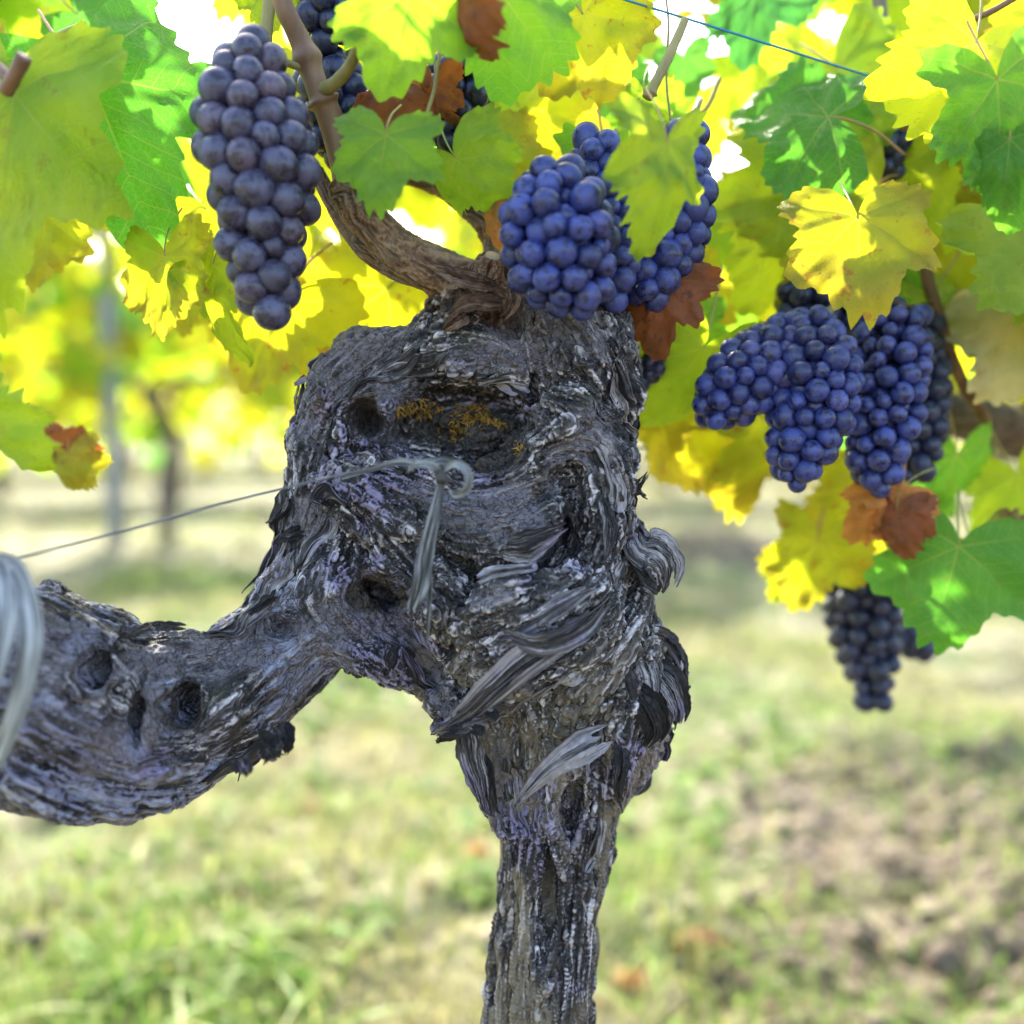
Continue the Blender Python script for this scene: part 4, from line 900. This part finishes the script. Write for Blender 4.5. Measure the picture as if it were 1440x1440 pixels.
# strap round the arm at the left edge
ts = thing('raffia_strap', tuple(at(30, 900, .44)), 'broad pale raffia strap wrapped round the thick bent arm at the left edge', 'tie')
ribbon('band', [(2,786,.435),(22,800,.428),(40,850,.423),(44,905,.421),(34,965,.424),(14,1025,.432),(-8,1075,.445)], [20,28,34,34,32,28,22], RAF, ts, curl=.2, ragged=.05)
ribbon('band', [(-30,790,.445),(2,790,.433),(12,830,.427),(8,890,.424),(-12,960,.426),(-40,1040,.44)], [16,22,26,26,24,20], RAF, ts, curl=.2)
def wire(name, label, pts, rpx, mat, cat='wire'):
    P = [at(*q) for q in pts]; V, Q, T = tube_data(catmull(P, 12 * len(P)), rpx * pts[0][2] / F, 8)
    return tag(obj(name, mesh(name, V, [Q, T], mat)), label, cat)
wire('trellis_wire', 'grey trellis wire running from the left strap to the trunk', [(-60,806,.46),(25,785,.465),(160,750,.475),(300,712,.485),(405,685,.494),(500,663,.502),(575,648,.507)], 1.9, WIRE)
wire('string', 'thin bright blue string stretched across the leaves at upper right', [(820,-18,.545),(880,0,.55),(1010,40,.56),(1080,62,.565),(1200,100,.59),(1300,130,.61),(1500,190,.66)], 1.8, BLUE, 'string')
wire('trellis_wire', 'thin rusty wire running behind the big grape cluster to the right', [(800,596,.68),(890,597,.69),(1000,602,.70),(1200,600,.74),(1330,592,.78),(1500,588,.84)], 2.4, RUST)
wire('trellis_wire', 'fine dark wire just below the rusty one right of the trunk', [(800,628,.70),(890,630,.71),(1080,633,.74),(1300,640,.80),(1500,646,.86)], 1.5, RUST)
# a few fallen leaves
for nm, lab, x, y, kd, s in (('fallen_leaf', 'rust red fallen leaf lying on the turf left of the trunk', -.32, 1.66, 'brown', .03), ('fallen_leaf', 'dark red fallen leaf on the soil right of the trunk base', .21, 1.29, 'brown', .05),
                            ('fallen_leaf', 'orange fallen leaf on soil near the lower edge, right of the trunk', .14, 1.22, 'amber', .03), ('fallen_leaf', 'small orange fallen leaf among grass below the bent arm', -.06, 1.5, 'amber', .024)):
    z = float(gz(np.array([x]), np.array([y]))[0]) + .012
    o = tag(obj(nm, leaf_mesh(3, kd)), lab, 'leaf'); o.matrix_world = Matrix.Translation((x, y, z)) @ Matrix.Rotation(x * 20, 4, 'Z') @ Matrix.Rotation(.4, 4, 'X') @ Matrix.Scale(s, 4)

# ------------------------------------------------------------------ loose bark, moss
kd_ = kdtree.KDTree(len(BASEV[::2]))
for k, c in enumerate(BASEV[::2]): kd_.insert(c, k)
kd_.balance(); BV, BN = BASEV[::2], BASEN[::2]
r = np.random.default_rng(77)
def strip_path(p0, L, step=.0025, sgn=1):
    P, Nn = [], []; p = np.array(p0, float); prev = None
    for _ in range(int(L / step)):
        co, k, dd = kd_.find(p); n = BN[k]; P.append(np.array(co)); Nn.append(n)
        f = lookup(flow, np.array([co]))[0]; f = f * sgn if prev is None else f * (1 if f @ prev > 0 else -1); prev = f
        f = f - n * (f @ n); p = np.array(co) + f / (np.linalg.norm(f) + 1e-9) * step
    P, Nn = np.array(P), np.array(Nn)
    for _ in range(2): P[1:-1] = (P[:-2] + 2 * P[1:-1] + P[2:]) / 4; Nn[1:-1] = (Nn[:-2] + Nn[1:-1] + Nn[2:]) / 3
    return P, Nn
def fibre_strip(P, Nn, wid, lift0, lift1, seed, base=.0010, fbase=.45, m=None, twist=None):
    """a peeling strip of bark: a bundle of flat fibres of unequal length side by side"""
    rs = np.random.default_rng(seed); n = len(P); u = np.linspace(0, 1, n); m = m or max(2, int(wid.max() / .0020)); Vs, Qs, Fs, o = [], [], [], 0
    T = np.gradient(P, axis=0); T /= np.linalg.norm(T, axis=1)[:, None] + 1e-12; B = np.cross(T, Nn); B /= np.linalg.norm(B, axis=1)[:, None] + 1e-12
    if twist is not None: c, s_ = np.cos(twist)[:, None], np.sin(twist)[:, None]; B, Nn = c * B + s_ * Nn, c * Nn - s_ * B
    for k in range(m):
        a, b = rs.uniform(0, .14), 1 - rs.uniform(0, .30) ** 1.2; kk = np.where((u >= a) & (u <= b))[0]
        if len(kk) < 5: continue
        uu = (u[kk] - a) / (b - a); off = ((k + .5) / m - .5) * (1 + .25 * (u[kk] - .5) * rs.normal())
        h = base * rs.uniform(.3, 1.8) + lift0 * rs.uniform(.5, 1.3) * np.maximum(0, 1 - u[kk] / .3) ** 2 + lift1 * rs.uniform(.5, 1.4) * np.maximum(0, (u[kk] - .5) / .5) ** 2
        wob = (fbm(np.stack([uu * 4, 0 * uu + k, 0 * uu + seed * 1.3], -1), 2) - .5) * .0016
        Pk = P[kk] + B[kk] * (off * wid[kk] + wob)[:, None] + Nn[kk] * (h + wob)[:, None]
        wk = np.maximum(wid[kk] / m * rs.uniform(1.3, 2.6), .0007) * np.minimum(1, np.minimum(uu / .1, (1 - uu) / .3) + .15)
        V, Q = ribbon_data(Pk, wk, Nn[kk], .0005, 9, rs.uniform(-.3, .5), np.linspace(rs.normal(0, .2), rs.normal(0, .5), len(kk)), .45, seed * 31 + k)
        fb = np.clip(fbase + rs.normal(0, .13) + .8 * (fbm(np.stack([np.tile(np.repeat(uu * 4, 9), 2), np.tile(np.tile(np.arange(9) * 1.7, len(kk)), 2), np.full(len(V), seed + k * 7.)], -1), 2) - .5), 0, 1)
        Vs.append(V); Qs.append(Q + o); Fs.append(fb); o += len(V)
    return np.vstack(Vs), np.vstack(Qs), np.concatenate(Fs)
def strip_obj(V, Q, fb, sw=0.0):
    z0 = np.zeros(len(V)); V = V + (fbm(V * 700, 2) - .5)[:, None] * .0010
    return obj('bark_strip', mesh('bark_strip', c2w(V), Q, BARK, True, {'fib': fb, 'mid': z0 + .5, 'smoothwood': z0 + sw, 'tan': z0, 'plate': z0, 'rot': z0, 'brown': z0}), vine)
cnt = 0; tries = 0
while cnt < 62 and tries < 1500:
    tries += 1
    k = r.integers(len(BV)); p, n = BV[k], BN[k]
    if n[2] < -.15 or p[0] < -.2 or p[1] < -.2: continue
    arm = p[0] < -.11 and p[1] < -.04
    if arm and r.random() < .75: continue
    sil = abs(n[2]) < .45
    if not sil and r.random() < .5: continue
    if sil and p[0] < .02 and r.random() < .3: continue
    L = r.uniform(.020, .075); P, Nn = strip_path(p, L, sgn=1 if r.random() < .5 else -1)
    V, Q, fb = fibre_strip(P, Nn, np.full(len(P), r.uniform(.003, .011)), r.uniform(0, .004), r.uniform(.001, .014 if sil else .006), cnt, fbase=r.uniform(.38, .72))
    strip_obj(V, Q, fb); cnt += 1
def hand_strip(pts, wid, seed, nrm=None, twist=0.0, curl=.4, fbase=.55, ragged=.3, smoothw=0.0):
    P = catmull([cm(*q) for q in pts], 60); wd = np.interp(np.linspace(0, 1, 60), np.linspace(0, 1, len(wid)), wid) * pts[0][2] / F
    nv = np.broadcast_to(np.array((0, 0, 1.) if nrm is None else nrm, float), P.shape).copy(); nv /= np.linalg.norm(nv, axis=1)[:, None]
    V, Q, fb = fibre_strip(P, nv, wd, .001, .003 * ragged, seed, .0016, fbase + .08, max(5, int(max(wid) / 6)), np.linspace(0, twist, 60))
    return strip_obj(V, Q, fb, smoothw)
hand_strip([(872,852,.535),(800,890,.520),(740,925,.512),(690,965,.512),(650,1000,.516),(606,1024,.524)], [10,34,44,44,40,24], 1, twist=.9, smoothw=.15)
hand_strip([(690,1000,.535),(660,1010,.53),(640,1022,.53),(612,1030,.53)], [44,40,30,18], 9, twist=-.5, fbase=.45)
hand_strip([(862,1030,.535),(820,1052,.528),(780,1075,.528),(745,1105,.532),(712,1142,.540)], [26,44,34,24,8], 2, twist=.5, fbase=.75, ragged=.4, smoothw=.3)
hand_strip([(885,735,.56),(900,765,.55),(922,775,.548),(938,800,.55),(932,835,.556)], [30,52,66,60,30], 3, nrm=(.4,.2,1), curl=.6, fbase=.62)
hand_strip([(880,760,.556),(905,800,.552),(925,822,.553),(918,838,.556)], [16,34,34,12], 4, nrm=(.6,.3,1), curl=.7, fbase=.5)
hand_strip([(905,900,.575),(930,930,.565),(940,975,.562),(935,1022,.565)], [26,44,48,38], 5, nrm=(.7,.2,1), curl=.8, fbase=.45, ragged=.6)
hand_strip([(880,910,.555),(900,950,.548),(905,1000,.55),(890,1040,.556)], [30,50,46,20], 6, nrm=(.3,.1,1), curl=.6, fbase=.4, ragged=.6)
hand_strip([(905,910,.57),(945,940,.575),(955,965,.58)], [20,30,10], 8, nrm=(.2,.6,1), curl=.7, fbase=.4, ragged=.6)
hand_strip([(700,885,.512),(760,905,.505),(820,880,.512),(860,830,.53)], [10,30,34,14], 7, twist=-.4, fbase=.5)
hand_strip([(672,1045,.55),(680,1090,.548),(690,1130,.55),(702,1150,.552)], [18,26,18,10], 10, fbase=.35)
hand_strip([(560,905,.535),(552,925,.533),(548,950,.535)], [26,20,6], 11, fbase=.3)
hand_strip([(372,1035,.50),(385,1055,.498),(398,1062,.50)], [30,28,8], 12, nrm=(.2,-.4,1), fbase=.3)
hand_strip([(335,1062,.49),(345,1080,.488),(346,1092,.49)], [24,18,6], 13, fbase=.3)
for q, (pts, w_, nr_, fb_) in enumerate([
    ([(885,895,.565),(925,905,.562),(948,935,.565),(958,968,.572)], [26,40,34,10], (.5,.5,1), .42), ([(900,930,.56),(935,960,.555),(950,1000,.56),(942,1030,.566)], [30,44,36,12], (.6,-.1,1), .5),
    ([(880,960,.55),(910,990,.545),(922,1025,.55),(905,1048,.556)], [26,40,36,14], (.3,-.3,1), .36), ([(890,870,.575),(905,890,.57),(920,925,.572)], [20,30,8], (.8,.2,1), .5),
    ([(868,1040,.55),(872,1075,.545),(866,1110,.55),(872,1140,.56)], [20,22,14,5], (.7,0,1), .4), ([(660,1010,.55),(662,1050,.545),(676,1100,.545),(690,1135,.55)], [30,36,26,8], (-.4,0,1), .55),
    ([(425,690,.57),(432,715,.565),(436,740,.57)], [10,12,4], (-.8,0,1), .35), ([(440,745,.565),(415,752,.56),(384,770,.562)], [26,22,6], (-.4,.8,1), .4), ([(432,660,.57),(418,645,.566),(405,632,.568)], [9,7,3], (-.5,.5,1), .35),
    ([(425,600,.575),(424,560,.57),(436,525,.572)], [12,18,8], (-1,0,.6), .45), ([(860,690,.56),(890,690,.56),(908,668,.565)], [18,16,5], (.4,.6,1), .4), ([(862,610,.57),(885,600,.568),(892,575,.572)], [20,20,8], (.6,.4,1), .38),
    ([(880,700,.565),(893,690,.562),(906,705,.565)], [12,14,5], (.6,.4,1), .5), ([(500,490,.575),(470,505,.57),(448,520,.572)], [14,20,8], (-.5,.8,.6), .5), ([(660,900,.53),(720,890,.515),(790,850,.512),(850,820,.525)], [10,24,26,8], (0,.3,1), .6),
    ([(690,770,.53),(740,770,.522),(800,740,.522)], [10,40,12], (0,.1,1), .62), ([(840,690,.535),(856,740,.53),(846,800,.53)], [8,18,6], (.3,0,1), .55), ([(395,830,.55),(372,850,.545),(345,872,.54)], [20,18,6], (-.4,.8,1), .35),
    ([(270,888,.52),(225,884,.515),(180,896,.51),(165,906,.51)], [10,18,16,6], (0,.9,.7), .3), ([(360,1030,.50),(378,1050,.497),(372,1068,.50)], [30,26,8], (.2,-.5,1), .3), ([(395,1010,.51),(402,1040,.507),(400,1058,.51)], [24,20,6], (.3,-.3,1), .35)]):
    hand_strip(pts, w_, 60 + q, nrm=nr_, fbase=fb_ - .12, ragged=.9)
for sd_, pts, w_ in ((41, [(715,430,.55),(690,425,.538),(655,428,.536),(628,446,.548)], [10,22,20,8]), (42, [(705,405,.548),(675,398,.536),(640,388,.535),(600,372,.538)], [10,20,18,8]), (43, [(660,440,.54),(640,452,.535),(622,470,.545)], [16,20,6]), (44, [(716,400,.545),(720,425,.535),(705,455,.538)], [12,22,8])):
    o_ = hand_strip(pts, w_, sd_, fbase=.45, ragged=.6); o_.data.attributes['brown'].data.foreach_set('value', np.ones(len(o_.data.vertices), np.float32))
t = NT('moss'); MOSS = t.done(t.pbr(t.ramp(t.attr('tint'), (0, (.10, .09, .02)), (.5, (.36, .19, .02)), (1, (.62, .34, .05))), .8))
A = Acc(); front = BV[(BN[:, 2] > -.1)]; fn = BN[(BN[:, 2] > -.1)]
for cx, cy, rx, ry, n_ in ((590,575,34,14,240), (662,588,30,20,420), (700,600,14,8,90), (635,610,20,14,80), (735,632,8,8,50), (578,655,6,5,30), (660,676,5,4,14)):
    px = 720 + front[:, 0] / -front[:, 2] * F; py = 720 - front[:, 1] / -front[:, 2] * F
    m = np.where((((px - cx) / rx) ** 2 + ((py - cy) / ry) ** 2 < 1) & (front[:, 2] > -.63))[0]
    if not len(m): continue
    for k in r.choice(m, n_):
        d = fn[k] + r.normal(0, .7, 3); d /= np.linalg.norm(d); L = r.uniform(.0015, .005); p0 = front[k] + r.normal(0, .0006, 3)
        pth = c2w(np.array([p0, p0 + d * L * .5, p0 + d * L + [0, -L * .2, 0]])); V, Q, T = tube_data(pth, np.array([.00035, .0003, .0001]), 4); A.add(V, Q, T, a=np.clip(r.normal(.55, .25), 0, 1))
obj('moss', A.mesh('moss', MOSS), vine)
